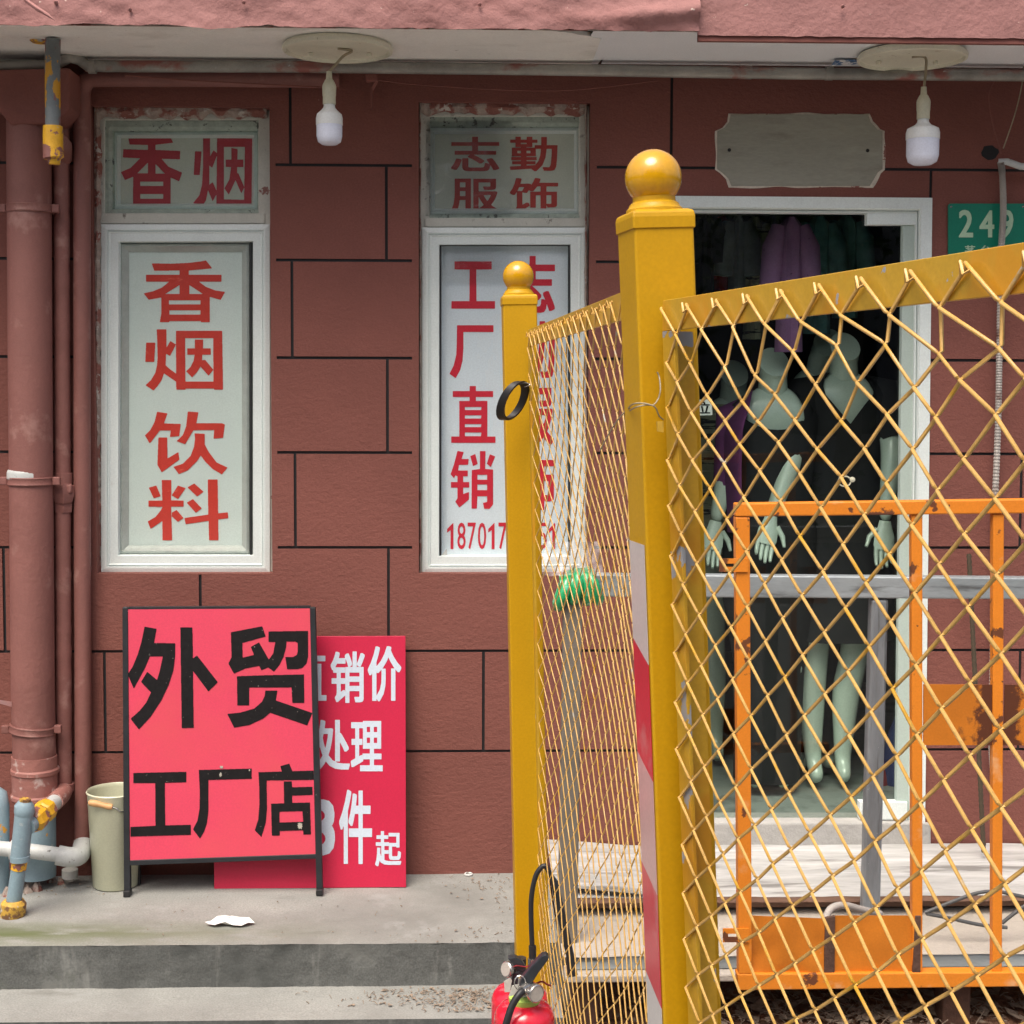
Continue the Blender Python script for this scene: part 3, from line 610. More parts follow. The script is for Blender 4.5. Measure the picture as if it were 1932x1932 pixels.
XIANG = ([[(160,110),(420,115),(650,105),(820,85),(900,70),(985,178),(665,207),(665,265),(1112,265),(1112,358),(800,358),(900,430),(1030,480),(1160,498),(1100,608),(950,565),(950,912),(830,912),(830,895),(400,895),(400,912),(270,912),(290,800),(290,575),(120,605),(50,520),(180,490),(300,440),(400,358),(82,358),(82,265),(540,265),(540,207),(195,210)]],
         [[(540,405),(540,528),(340,528)], [(672,405),(860,528),(672,528)], [(395,612),(825,612),(825,668),(395,668)], [(400,750),(825,750),(825,808),(400,808)]])
YAN = ([[(228,1008),(360,1008),(360,1260),(415,1168),(490,1215),(410,1372),(355,1340),(350,1500),(330,1600),(295,1700),(240,1780),(185,1842),(75,1770),(150,1700),(210,1600),(232,1500),(240,1400),(235,1150)],
        [(85,1190),(208,1190),(195,1452),(72,1452)], [(350,1500),(420,1560),(560,1660),(520,1740),(330,1610)],
        [(490,1030),(1120,1030),(1132,1830),(1010,1830),(1010,1815),(620,1815),(620,1830),(495,1830)]],
       [[(615,1128),(998,1128),(1002,1720),(620,1720)]])
YAN_IN = ([[(748,1148),(862,1148),(858,1268),(965,1268),(965,1354),(850,1354),(845,1430),(890,1425),(1000,1560),(935,1640),(825,1515),(780,1590),(710,1662),(628,1580),(690,1520),(730,1440),(745,1354),(645,1354),(645,1268),(748,1268)]], [])
cut(*XIANG, 296, 540, .15523, .15529, T2, 'letter_o', w1m)
cut(*YAN, 296, 540, .15523, .15529, T2, 'letter_o', w1m); cut(*YAN_IN, 296, 540, .15523, .15529, T2, 'letter_o', w1m)
Q = .27473
cut([[(132,40),(212,52),(184,130),(314,134),(302,228),(230,234),(238,184),(152,184),(76,284),(38,222),(80,180),(112,120)], [(142,238),(210,238),(212,400),(296,350),(304,408),(168,506),(134,448)],
     [(368,38),(450,44),(434,128),(632,128),(654,138),(640,240),(566,248),(572,180),(412,182),(348,290),(282,266),(330,220),(356,150)],
     [(420,206),(498,210),(498,290),(530,350),(590,430),(674,470),(630,522),(560,480),(500,420),(468,376),(440,420),(370,490),(300,520),(258,464),(330,440),(390,380),(416,310),(424,250)]], [], 296, 860, Q, Q, T2, 'letter_o', w1m)
cut([[(168,566),(242,566),(240,722),(336,724),(336,770),(240,770),(248,1030),(174,1030),(172,880),(82,942),(60,884),(120,850),(160,800),(174,772),(66,770),(66,724),(172,724)], [(68,624),(126,608),(160,690),(106,706)], [(292,608),(352,628),(294,712),(244,684)],
     [(246,816),(282,796),(336,858),(292,888),(246,846)], [(418,592),(490,656),(440,692),(366,622)], [(408,712),(476,784),(430,818),(360,740)], [(522,562),(598,562),(602,822),(676,814),(680,860),(602,868),(604,1030),(532,1030),(528,880),(352,906),(342,858),(526,832)]], [], 296, 860, Q, Q, T2, 'letter_o', w1m)
cut([[(88,60),(280,65),(400,42),(438,116),(302,132),(302,172),(492,180),(490,244),(348,240),(400,300),(506,346),(484,414),(418,384),(418,626),(360,626),(360,610),(184,610),(184,620),(128,620),(130,378),(66,404),(36,342),(110,310),(184,236),(50,230),(54,166),(244,172),(244,134),(102,130)]],
     [[(244,268),(244,352),(160,352)], [(302,280),(374,354),(302,354)], [(184,416),(362,416),(362,450),(184,450)], [(184,510),(362,510),(362,548),(184,548)]], 246, 270, Q, Q, T1, 'letter_d', w1t)
cut([[(668,58),(722,58),(722,222),(748,174),(780,200),(738,310),(716,290),(716,440),(742,420),(778,500),(742,568),(706,480),(690,560),(642,632),(592,580),(640,520),(660,440),(668,300)], [(606,182),(656,184),(642,364),(596,364)],
     [(776,78),(1046,84),(1040,636),(986,636),(986,624),(828,626),(828,634),(770,634)]], [[(828,148),(990,148),(984,556),(828,552)]], 246, 270, Q, Q, T1, 'letter_d', w1t)
cut([[(886,156),(934,166),(932,246),(978,246),(978,304),(930,304),(930,350),(940,352),(986,460),(962,506),(918,404),(866,516),(832,468),(870,400),(884,304),(842,302),(842,246),(886,246)]], [], 246, 270, Q, Q, T1, 'letter_d', w1t)
for ch, bx in (('志', (851, 258, 942, 323)), ('勤', (962, 258, 1052, 323)), ('服', (851, 337, 941, 401)), ('饰', (962, 336, 1053, 401))): put(ch, bx, T1, 'letter_b', w2t, .020)
QF = .2474; QG = .3295
cut([[(86,52),(404,52),(404,120),(272,122),(274,392),(432,392),(432,456),(60,456),(60,392),(214,392),(216,122),(86,120)]], [], 940, 540, QF, QF, T2, 'letter_r', w2m)
cut([[(108,598),(420,598),(420,656),(162,656),(162,800),(155,900),(135,980),(96,1050),(44,1014),(80,940),(102,850),(106,750)]], [], 940, 540, QF, QF, T2, 'letter_r', w2m)
cut([[(162,20),(202,20),(202,52),(312,52),(312,90),(202,90),(202,116),(276,116),(276,344),(328,344),(328,384),(44,384),(44,344),(96,344),(96,116),(162,116),(162,90),(54,90),(54,52),(162,52)]], [[(132,154),(238,154),(236,174),(132,174)], [(132,208),(238,208),(234,228),(132,228)], [(132,264),(238,264),(234,284),(132,284)], [(132,318),(238,318),(234,342),(132,342)]], 940, 810, QG, QG, T2, 'letter_r', w2m)
cut([[(84,436),(124,444),(110,488),(156,488),(152,526),(94,526),(88,562),(150,562),(150,600),(120,600),(120,636),(160,636),(160,672),(120,672),(120,714),(158,700),(158,748),(96,800),(70,762),(84,740),(84,672),(42,672),(42,636),(84,636),(84,600),(70,592),(62,612),(40,586),(62,520)],
     [(166,470),(198,456),(214,520),(184,534)], [(228,438),(264,438),(262,552),(312,556),(312,780),(290,808),(256,808),(248,770),(274,764),(274,728),(212,728),(208,806),(174,806),(176,560),(228,552)], [(292,458),(326,472),(298,540),(272,518)]],
    [[(212,590),(274,590),(274,622),(212,622)], [(212,652),(274,652),(274,688),(212,688)]], 940, 810, QG, QG, T2, 'letter_r', w2m)
for ch, bx in (('志', (963, 483, 1047, 590)), ('勤', (963, 605, 1047, 714)), ('服', (963, 731, 1045, 838)), ('饰', (963, 853, 1047, 962))): put(ch, bx, T2, 'letter_r', w2m, .026)
dx = 19.4
ONE = [(0,12),(12,0),(12,50),(6.5,50),(6.5,14),(0,19)]
for i, ch in list(enumerate('187017')) + [(9, '5'), (10, '1')]:
    a = 843.5 + i * dx - (2 if i > 8 else 0)
    if ch == '1': cut([[(u * 8, v * 8) for u, v in ONE]], [], a * 1083 / 966, 986 * 1083 / 966, 1083 / 966 / 8, 1083 / 966 / 8, T2, 'letter_r', w2m)
    else: put(ch, (a, 986, a + 15.5, 1036), T2, 'letter_r', w2m, .006)
MB().add([P(833, 1047, YG + .003), P(844, 1047, YG + .003), P(843, 1035, YG + .003)], [(0, 1, 2)]).build('corner_chip', 'alum', w2, fix=False)

# ------------------------------------------------------------------ door and what stands behind it
YD = YW + .045
dz0 = P(1500, 1556, YD).z
door = thing('glass_door', 'clear glass shop door in a white frame, dark shop behind', 'door', P(1500, 1556, YD))
q = [P(1226, 370, YW + .004), P(1757, 374, YW + .004), P(1742, 1680, YW + .004), P(1226, 1680, YW + .004)]
profile_frame(q, [(0, YW - .008), (.036, YW - .008), (.040, YW + .0), (.040, YW + .02), (.043, YW + .02), (.043, YW + .012), (.048, YW + .012), (.05, YW + .05), (0, YW + .07)]).build('door_frame', 'frame', door)
MB().slab([P(1704, 396, YD - .020), P(1729, 396, YD - .020), P(1716, 1552, YD - .020), P(1691, 1552, YD - .020)], (0, .03, 0)).build('side_profile', 'greenframe', door, bev=.002)
MB().add([P(1230, 396, YD + .005), P(1712, 398, YD + .005), P(1700, 1556, YD + .005), P(1230, 1556, YD + .005)], [(0, 1, 2, 3)]).build('glass_pane', GLD, door, fix=False)
MB().slab(quad(1636, 393, 1730, 424, YD - .030), (0, .035, 0)).build('patch_fitting', 'frame', door, bev=.002)
MB().slab(quad(1622, 1513, 1712, 1547, YD - .030), (0, .035, 0)).build('patch_fitting', 'frame', door, bev=.002)
p = P(1593, 908, YD - .004)
MB().tube([p + V((.022 * math.cos(a), -.004, .022 * math.sin(a) * .8)) for a in [k * .62 for k in range(10)]], .0025, 6, closed=True).lathe([(.001, -.01), (.009, -.004), (.009, .004), (.001, .008)], p + V((.026, -.004, .006)), (0, -1, 0), 10).build('handle', 'socket', door, smooth=60)
pp = thing('paper_notice', 'small white paper notice with a hand written sign behind the door glass', 'notice', P(1325, 782, YD + .012))
ppp = MB().slab([P(1290, 755, YD + .012), P(1343, 753, YD + .012), P(1344, 783, YD + .012), P(1290, 785, YD + .012)], (0, .001, 0)).build('sheet', 'paper', pp)
put('拉', (1308, 758, 1340, 781), tf(YD + .0105), 'letter_k', ppp, .012)

shop = thing('shop_interior', 'dark shop room seen through the glass door', 'room', (1.1, 6, dz0))
ZF = dz0 + .0
mb = MB(); x0, x1, y0, y1, z1 = dl - .9, dr + .9, YW + .12, 8.2, P(1500, 340, YW).z + .25
MB().box((x0, y0, ZF - .04), (x1, y1, ZF)).build('floor', 'floorin', shop)
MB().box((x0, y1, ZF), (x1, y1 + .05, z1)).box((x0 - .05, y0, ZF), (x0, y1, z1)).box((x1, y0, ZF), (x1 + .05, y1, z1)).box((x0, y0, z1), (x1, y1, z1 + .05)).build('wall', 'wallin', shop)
MB().slab([P(1226, 1553, YW - .012), P(1757, 1553, YW - .012), P(1757, 1612, YW - .016), P(1226, 1612, YW - .016)], (0, .13, 0)).build('threshold', 'concedge', door, bev=.006)
MB().box((dl, YW + .004, -.02), (dr, YW + .1, P(1500, 1600, YW).z - .002)).build('sill_wall', 'concrete', door)

def ell(c, rx, ry, n=20, tx=0, ty=0):   # ring around vertical axis, tilted
    c = V(c); return [c + V((rx * math.cos(a), ry * math.sin(a), tx * rx * math.cos(a) + ty * ry * math.sin(a))) for a in [2 * math.pi * k / n for k in range(n)]]
def mannequin(cx, cy, z_neck, label, pose, s=1., tilt=0, legs=0.):
    zf = ZF; t = thing('mannequin', label, 'mannequin', (cx, cy, zf), 'headless mannequins behind the door')
    H = z_neck - zf            # floor to neck cut
    Z = lambda k: zf + H * k
    me = bpy.data.meshes.new('body'); vs = []; es = []; rr = []
    def v(p, r, par=None):
        vs.append(V(p) - V((cx, cy, zf))); rr.append(r); i = len(vs) - 1
        if par is not None: es.append((par, i))
        return i
    X = lambda d: cx + d * s
    pel = v((cx, cy, Z(.60)), (.145, .10)); wst = v((cx, cy, Z(.70)), (.10, .075), pel); ch = v((cx, cy - .01, Z(.82)), (.135, .09), wst)
    up = v((cx, cy, Z(.88)), (.075, .052), ch); nk = v((cx, cy - .005, Z(.93)), (.048, .048), up)
    for sd in (-1, 1):
        sh = v((X(.148 * sd), cy, Z(.862)), (.036, .036), up)
        e = pose[sd]; el = v((cx + e[0][0], cy + e[0][1], Z(e[0][2])), (.044, .044), sh); wr = v((cx + e[1][0], cy + e[1][1], Z(e[1][2])), (.029, .024), el)
        lx = legs; hp = v((X(.085 * sd), cy, Z(.545)), (.085, .085), pel); kn = v((X(.075 * sd) + lx * .5, cy - .02, Z(.31)), (.052, .055), hp)
        cf = v((X(.065 * sd) + lx, cy, Z(.21)), (.052, .058), kn); an = v((X(.055 * sd) + lx, cy - .01, Z(.065)), (.030, .032), cf); v((X(.05 * sd) + lx, cy - .07, Z(.02)), (.040, .026), an)
    me.from_pydata(vs, es, []); o = bpy.data.objects.new('body', me); COL.objects.link(o); o.parent = t; me.materials.append(W_['mannequin'])
    md = o.modifiers.new('skin', 'SKIN'); md.use_smooth_shade = True
    sv = me.skin_vertices[0].data
    for i, r in enumerate(rr): sv[i].radius = r; sv[i].use_root = (i == 0)
    o.modifiers.new('sub', 'SUBSURF').levels = 2; o.modifiers['sub'].render_levels = 2
    # hands with five fingers
    for sd in (-1, 1):
        e = pose[sd]; w = V((cx + e[1][0], cy + e[1][1], Z(e[1][2]))); d = (w - V((cx + e[0][0], cy + e[0][1], Z(e[0][2])))).normalized()
        d = (d + V((0, -.15, -.5))).normalized(); side = V((0, 1, 0)).cross(d).normalized() * sd; mb = MB()
        mb.rings([[w + d * h + side * math.cos(a) * rw + V((0, 1, 0)) * math.sin(a) * .014 for a in [k * .785 for k in range(8)]] for h, rw in ((-.005, .021), (.02, .026), (.05, .036), (.085, .038), (.10, .034))])
        for k, ln in enumerate((.068, .078, .072, .056)):
            b = w + d * .092 + side * (.027 - .018 * k); bend = V((0, -.25 - .06 * k, 0))
            p1 = b + d * ln * .45; p2 = p1 + (d + bend).normalized() * ln * .33; p3 = p2 + (d + bend * 2.2).normalized() * ln * .27
            mb.tube([b, p1, p2, p3], [.009, .0085, .0075, .005], 7)
        b = w + d * .03 + side * .028; mb.tube([b, b + (d + side * .9).normalized() * .04, b + (d + side * .6).normalized() * .075 + V((0, -.01, 0))], [.011, .010, .006], 7)
        mb.build('hand', 'mannequin', t, smooth=60)
    c = V((cx + tilt, cy - .022, Z(.975)))
    MB().rings([ell(V((cx, cy - .005, Z(.90))), .056, .052, 24), ell(V((cx + tilt * .3, cy - .01, Z(.94))), .050, .050, 24, 0, .1), ell(c, .054, .052, 24, tilt * 7, 1.0)]).build('neck', 'mannequin', t, smooth=45)
    return t, Z
# main mannequin on the right
Ym = 5.42
def at(px, py, Y=Ym): return P(px, py, Y)
cA = at(1592, 640); zA = cA.z
c0 = (cA.x, Ym)
def rel(px, py, Y, cx, cy, zn):
    p = P(px, py, Y); return (p.x - cx, Y - cy, (p.z - ZF) / (zn - ZF))
zn = at(1592, 632).z
mA, ZA = mannequin(cA.x, Ym, zn, 'headless ivory mannequin in a black dress with bare legs, nearest the right of the door',
    {-1: (rel(1497, 860, Ym - .14, cA.x, Ym, zn), rel(1455, 975, Ym - .2, cA.x, Ym, zn)), 1: (rel(1684, 850, Ym - .12, cA.x, Ym, zn), rel(1670, 985, Ym - .18, cA.x, Ym, zn))}, legs=-.036)
def dress(cx, cy, Z, levels, mat, name, parent, n=40, fold=.005, neck=.05, dip=.0, wd=.8, roundn=False):
    def rad(k):
        for (k0, a0, b0), (k1, a1, b1) in zip(levels, levels[1:]):
            if k <= k0 and k >= k1: t = (k0 - k) / (k0 - k1); return lerp(a0, a1, t), lerp(b0, b1, t)
        return levels[0][1:] if k > levels[0][0] else levels[-1][1:]
    kb = levels[-1][0]; rs = []
    for v in range(31):
        r_ = []
        for i in range(n):
            a = 2 * math.pi * i / n; f = max(0, -math.sin(a)); lat = min(1, abs(math.cos(a)) / wd)
            kt = levels[0][0] - dip * (math.sqrt(1 - lat * lat) if roundn else 1 - lat) * (f > 0)
            k = lerp(kt, kb, v / 30); rx, ry = rad(k)
            r_.append(V((cx + (rx + fold * math.sin(a * 7 + k * 9)) * math.cos(a), cy + (ry + fold * math.sin(a * 5)) * math.sin(a), Z(k))))
        rs.append(r_)
    return MB().rings(rs, False).build(name, mat, parent, smooth=60)
dress(cA.x, Ym, ZA, [(.918, .07, .062), (.902, .135, .078), (.87, .19, .10), (.80, .175, .125), (.72, .14, .11), (.62, .17, .13), (.52, .185, .14), (.40, .20, .15), (.335, .205, .15)], 'blackcloth', 'dress', mA, dip=.11, wd=.8)
for sd in (-1, 1):
    e = {-1: rel(1494, 838, Ym - .12, cA.x, Ym, zn), 1: rel(1690, 830, Ym - .1, cA.x, Ym, zn)}[sd]
    a = V((cA.x + .14 * sd, Ym, ZA(.875))); b = V((cA.x + e[0], Ym + e[1], ZA(e[2])))
    MB().tube([a + V((-.06 * sd, 0, .02)), a, a.lerp(b, .6), b], [.045, .072, .06, .055], 14).build('sleeve', 'blackcloth', mA, smooth=60)
# second mannequin, purple cardigan
Yb = 5.36
cB = P(1458, 672, Yb); zb = cB.z + .02
mB, ZB = mannequin(cB.x, Yb, zb, 'headless ivory mannequin in a black top and purple cardigan, left of the black dress',
    {-1: (rel(1370, 900, Yb, cB.x, Yb, zb), rel(1350, 985, Yb - .04, cB.x, Yb, zb)), 1: (rel(1520, 900, Yb + .1, cB.x, Yb, zb), rel(1515, 985, Yb + .15, cB.x, Yb, zb))}, legs=0.)
dress(cB.x, Yb, ZB, [(.91, .08, .065), (.89, .14, .08), (.86, .18, .105), (.78, .16, .125), (.70, .15, .12), (.60, .17, .13), (.45, .17, .13), (.28, .125, .11), (.03, .12, .10)], 'blackcloth', 'dress', mB, dip=.085, wd=.95, roundn=True)
MB().grid(lambda u, v: V((cB.x - .085 - .05 * min(1, v * 4) - .055 * u * min(1, .4 + v * 4) * (1 - .4 * v), Yb - .155 * math.cos(u * 1.2) * min(1, .5 + v * 3) - .01 * math.sin(v * 9), lerp(ZB(.915) - .035 * u, P(1400, 1000, Yb).z, v))), 8, 14).build('cardigan', 'purplecloth', mB, smooth=60)
a = V((cB.x - .15, Yb, ZB(.86))); b = V((cB.x + rel(1370, 880, Yb, cB.x, Yb, zb)[0], Yb, ZB(rel(1370, 930, Yb, cB.x, Yb, zb)[2])))
MB().tube([a + V((.05, 0, .015)), a, a.lerp(b, .6), b], [.045, .055, .05, .047], 14).build('sleeve', 'purplecloth', mB, smooth=60)
# third, deeper
Yc = 5.62
cC = P(1545, 640, Yc); mC, ZC = mannequin(cC.x, Yc, cC.z + .03, 'headless mannequin deeper in the shop in a black top, neck tilted aside',
    {-1: ((-.2, 0, .68), (-.22, -.05, .55)), 1: ((.2, 0, .68), (.22, -.05, .55))}, tilt=.03)
dress(cC.x, Yc, ZC, [(.89, .14, .09), (.86, .19, .11), (.78, .17, .125), (.70, .14, .12), (.55, .17, .13), (.30, .13, .11), (.06, .12, .10)], 'blackcloth', 'dress', mC)
Yd = 5.75
cD = P(1398, 700, Yd); mD, ZD = mannequin(cD.x - .03, Yd, cD.z + .03, 'headless mannequin in an olive plaid jacket at the far left of the door',
    {-1: ((-.17, 0, .68), (-.18, -.05, .55)), 1: ((.2, 0, .68), (.22, -.05, .55))})
dress(cD.x - .03, Yd, ZD, [(.90, .10, .08), (.875, .17, .10), (.80, .18, .125), (.70, .16, .12), (.60, .19, .13), (.52, .20, .14)], 'plaid', 'jacket', mD)
MB().tube([(cD.x - .16, Yd, ZD(.86)), (cD.x - .19, Yd - .02, ZD(.78)), (cD.x - .20, Yd - .02, ZD(.68)), (cD.x - .205, Yd - .05, ZD(.60))], [.055, .065, .06, .055], 14).build('sleeve', 'plaid', mD, smooth=60)

# hanging clothes on a rail
zr = P(1400, 398, 5.5).z
rail = thing('clothes_rail', 'thin metal clothes rail near the shop ceiling', 'rail', (x0, 5.55, zr))
MB().tube([(x0 + .05, 5.55, zr), (x1 - .05, 5.55, zr)], .01, 8).build('rail_tube', 'chrome', rail, smooth=60)
def garment(px, wpx, y1, Y, mat, label, sl=True):
    p = P(px, 402, Y); w = wpx / 2 * Y / 2800; zb_ = P(px, y1, Y).z; t = thing('hanging_garment', label, 'garment', (p.x, Y, zb_), 'clothes hanging behind the door')
    H = p.z - zb_
    def ring(k, wd, dp, c=0):
        return [V((p.x + c + (wd + .004 * math.sin(9 * a)) * math.cos(a), Y + dp * math.sin(a) * (1 + .3 * math.sin(5 * a)), p.z - H * k)) for a in [2 * math.pi * i / 24 for i in range(24)]]
    MB().rings([ring(.03, w * .25, .02), ring(.10, w * .75, .035), ring(.18, w * .80, .04), ring(.45, w * .72, .04), ring(.75, w * .76, .04), ring(1, w * .82, .045)]).build('cloth', mat, t, smooth=60)
    if sl:
        for sd in (-1, 1):
            MB().tube([(p.x + sd * w * .65, Y, p.z - H * .10), (p.x + sd * w * 1.05, Y - .01, p.z - H * .25), (p.x + sd * w * 1.35, Y - .01, p.z - H * .60)], [.03, .042, .036], 10).build('sleeve', mat, t, smooth=60)
    MB().tube([p + V((0, 0, -.005)), p + V((0, 0, .03)), p + V((.012, 0, .045)), p + V((.02, 0, .03))], .0025, 5).build('hanger_hook', 'chrome', t)
garment(1492, 62, 664, 5.25, 'lilac', 'lilac short shirt with small dark print hanging high above the mannequins')
garment(1332, 40, 560, 5.45, 'blackcloth', 'black garment hanging at the left end of the rail')
garment(1362, 40, 610, 5.5, 'redcloth', 'dark red garment hanging second from the left end')
garment(1392, 40, 600, 5.45, 'greycloth', 'grey garment hanging between the dark red and the olive one')
garment(1424, 44, 640, 5.5, 'plaid', 'olive patterned garment hanging left of the lilac shirt')
garment(1460, 40, 610, 5.6, 'blackcloth', 'black garment half hidden behind the lilac shirt')
garment(1545, 60, 630, 5.5, 'tealcloth', 'teal garment hanging just right of the lilac shirt')
garment(1598, 56, 600, 5.55, 'tealcloth', 'teal garment hanging farther right near the door fitting')
# furniture inside
cab = thing('wooden_cabinet', 'dark brown panelled wooden cabinet at the back of the shop', 'cabinet', (cA.x, 7.4, ZF))
for (a, b) in ((1440, 1560), (1575, 1700)):
    q = quad(a, 850, b, 1440, 7.3)
    profile_frame(q, [(0, 7.28), (.06, 7.28), (.07, 7.31), (.07, 7.36), (0, 7.36)]).build('door_frame', 'wooddark', cab)
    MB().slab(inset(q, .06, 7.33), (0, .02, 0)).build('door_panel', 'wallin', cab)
p = P(1580, 860, 7.2); MB().lathe([(.03, -.9), (.03, 0), (.05, .02), (.03, .05), (.05, .10), (.06, .14), (.05, .19), (.01, .21)], p, n=14).build('finial_post', 'wooddark', cab, smooth=60)
bx = thing('green_crate', 'green plastic crate on the shop floor behind the bare legs', 'crate', P(1535, 1480, 6.0))
q = quad(1490, 1325, 1570, 1470, 6.0); MB().slab(q, (0, .3, 0)).build('crate_body', 'greencrate', bx, bev=.01)
for k in (.25, .5, .75): MB().slab([q[0].lerp(q[3], k - .03) + V((-.005, -.01, 0)), q[1].lerp(q[2], k - .03) + V((.005, -.01, 0)), q[1].lerp(q[2], k + .03) + V((.005, -.01, 0)), q[0].lerp(q[3], k + .03) + V((-.005, -.01, 0))], (0, .012, 0)).build('crate_rib', 'greencrate', bx)
bg2 = thing('folded_bundle', 'dark red and blue cloth bundle on the floor beside the door edge', 'bundle', P(1690, 1500, 5.5))
for px, y0_, y1_, mt in ((1700, 1350, 1500, 'bluecloth'), (1660, 1420, 1540, 'redcloth')):
    a, b = P(px, y0_, 5.5), P(px - 10, y1_, 5.45); MB().tube([a, a.lerp(b, .3), a.lerp(b, .7), b], [.02, .05, .06, .045], 12).build('cloth_roll', mt, bg2, smooth=60)
sl = thing('bulb_glints', 'cluster of small warm glowing beads standing in for bulb reflections inside the shop', 'lights', P(1370, 790, 6.6))  # glowing beads added in place of the bright reflected dots of bulb light
for (x, y) in ((1326, 782), (1333, 783), (1358, 784), (1367, 781), (1375, 784), (1385, 783), (1347, 806), (1351, 812), (1357, 808), (1375, 809), (1371, 806), (1371, 815), (1344, 811)):
    p = P(x, y, 6.6); MB().lathe([(.001, -.005), (.0045, -.002), (.0045, .002), (.001, .005)], p, n=8).build('bulb', 'bead', sl, smooth=60)  # one emissive bead per reflected dot
MB().tube([P(1320, 780, 6.62), P(1350, 790, 6.62), P(1388, 782, 6.62), P(1375, 812, 6.62), P(1340, 808, 6.62)], .002, 5).build('string', 'cablegrey', sl)

# ------------------------------------------------------------------ cement patch, plate, hole
cp = thing('cement_patch', 'bare grey cement patch above the door where a nameplate was removed', 'cement patch', P(1508, 350, YW))
def notch(x0, y0, x1, y1, cx, cy):
    pts = [(x0, y0 + cy), (x0 + cx * .45, y0 + cy * .8), (x0 + cx * .75, y0 + cy * .45), (x0 + cx * .85, y0), (x1 - cx * .9, y0), (x1 - cx * .75, y0 + cy * .45), (x1 - cx * .3, y0 + cy * .9), (x1, y0 + cy),
           (x1, y1 - cy), (x1 - cx * .3, y1 - cy * .8), (x1 - cx * .8, y1), (x0 + cx * .9, y1), (x0 + cx * .7, y1 - cy * .45), (x0 + cx * .3, y1 - cy * .8), (x0, y1 - cy)]
    return pts
def dens(pts, n=14):
    o = []
    for i in range(len(pts)):
        a, b = pts[i], pts[(i + 1) % len(pts)]; k = max(2, int(math.hypot(b[0] - a[0], b[1] - a[1]) / 6))
        for j in range(k): t = j / k; o.append((a[0] + (b[0] - a[0]) * t, a[1] + (b[1] - a[1]) * t))
    return o
outl = dens(notch(1353, 216, 1665, 351, 30, 32))
MB().prism([P(x, y, YW - .0025) for x, y in outl], (0, .002, 0)).build('cement_face', 'cementpatch', cp)
ms = MB(); o_ = [P(x, y, YW - .0035) for x, y in outl]; cx_ = sum(p.x for p in o_) / len(o_); cz_ = sum(p.z for p in o_) / len(o_)
inn = []; ouu = []
for i, p in enumerate(o_):
    d = V((p.x - cx_, 0, p.z - cz_)).normalized(); k = .5 + .9 * noise.noise(p * 13); wdt = max(.0012, .010 * k) * (1.6 if p.x > cx_ + .2 else 1)
    inn.append(p + V((0, 0, 0))); ouu.append(p + d * wdt + V((0, .0025, 0)))
n_ = len(inn)
for i in range(n_):
    j = (i + 1) % n_; ms.add([inn[i] - V((0, .0005, 0)), inn[j] - V((0, .0005, 0)), ouu[j], ouu[i]], [(0, 1, 2, 3)])
ms.build('chipped_edge', 'chip', cp, smooth=40)
for x, y in ((1376, 283), (1637, 284)): MB().lathe([(.006, 0), (.004, .001)], P(x, y, YW - .0032), (0, -1, 0), 10).build('screw_hole', 'joint', cp)

pl = thing('number_plate', 'green enamel house number plate reading 249 on the wall', 'number plate', P(1865, 560, YW))
YPn = YW - .008
def rr_(x0, y0, x1, y1, r):
    o = []
    for cx, cy, a0 in ((x1 - r, y0 + r, -90), (x1 - r, y1 - r, 0), (x0 + r, y1 - r, 90), (x0 + r, y0 + r, 180)):
        for k in range(5): a = math.radians(a0 + k * 22.5); o.append((cx + r * math.cos(a), cy + r * math.sin(a)))
    return o
plp = MB().prism([P(x, y, YPn) for x, y in rr_(1789, 384, 1942, 492, 5)], (0, .006, 0)).build('plate', 'plategreen', pl)
for ch, bx in (('2', (1809, 396, 1836, 448)), ('4', (1848, 397, 1876, 448)), ('9', (1887, 396, 1912, 448))): put(ch, bx, tf(YPn - .001), 'platetxt', plp, .022)
for ch, bx in (('茅', (1820, 463, 1840, 482)), ('台', (1850, 463, 1870, 482)), ('路', (1880, 463, 1900, 482))): put(ch, bx, tf(YPn - .001), 'platetxt', plp, .02)
for x in (1794.5, 1930): MB().lathe([(.004, 0), (.003, .002)], P(x, 390, YPn - .0005), (0, -1, 0), 8).build('rivet', 'chrome', pl)
hole = MB(); c = (1868, 288)
poly = [(c[0] + r * math.cos(a), c[1] + r * .8 * math.sin(a)) for a, r in [(k * .45, 17 + 5 * noise.noise(V((k * 1.3, 0, 0)))) for k in range(14)]]
tag(hole.prism([P(x, y, YW - .001) for x, y in poly], (0, .0008, 0)).build('broken_hole', 'joint'), 'ragged black hole knocked in the wall above the number plate', 'hole')

# ------------------------------------------------------------------ overhead conduits
def tubes(name, pts, r, mat, parent=None, n=14): return MB().tube(pts, r, n).build(name, mat, parent, smooth=60)
def smooth_path(pts, k=6):
    pts = [V(p) for p in pts]; o = []
    for i in range(len(pts) - 1):
        p0 = pts[max(i - 1, 0)]; p1 = pts[i]; p2 = pts[i + 1]; p3 = pts[min(i + 2, len(pts) - 1)]
        for j in range(k):
            t = j / k; o.append(.5 * ((2 * p1) + (p2 - p0) * t + (2 * p0 - 5 * p1 + 4 * p2 - p3) * t * t + (3 * p1 - p0 - 3 * p2 + p3) * t ** 3))
    o.append(pts[-1]); return o
Yc1 = 4.80
cd = thing('overhead_conduit', 'long dull metal conduit running under the soffit across the whole wall', 'conduit', P(966, 130, Yc1))
tubes('pipe_run', [P(-40, 128, Yc1 - .03), P(60, 124, Yc1 - .03), P(100, 124, Yc1 - .03), P(130, 108, Yc1 - .02), P(150, 112, Yc1), P(165, 124, Yc1), P(200, 125, Yc1), P(560, 126, Yc1), P(1000, 131, Yc1), P(1500, 139, Yc1), P(1980, 143, Yc1)], .0185, 'conduit', cd)
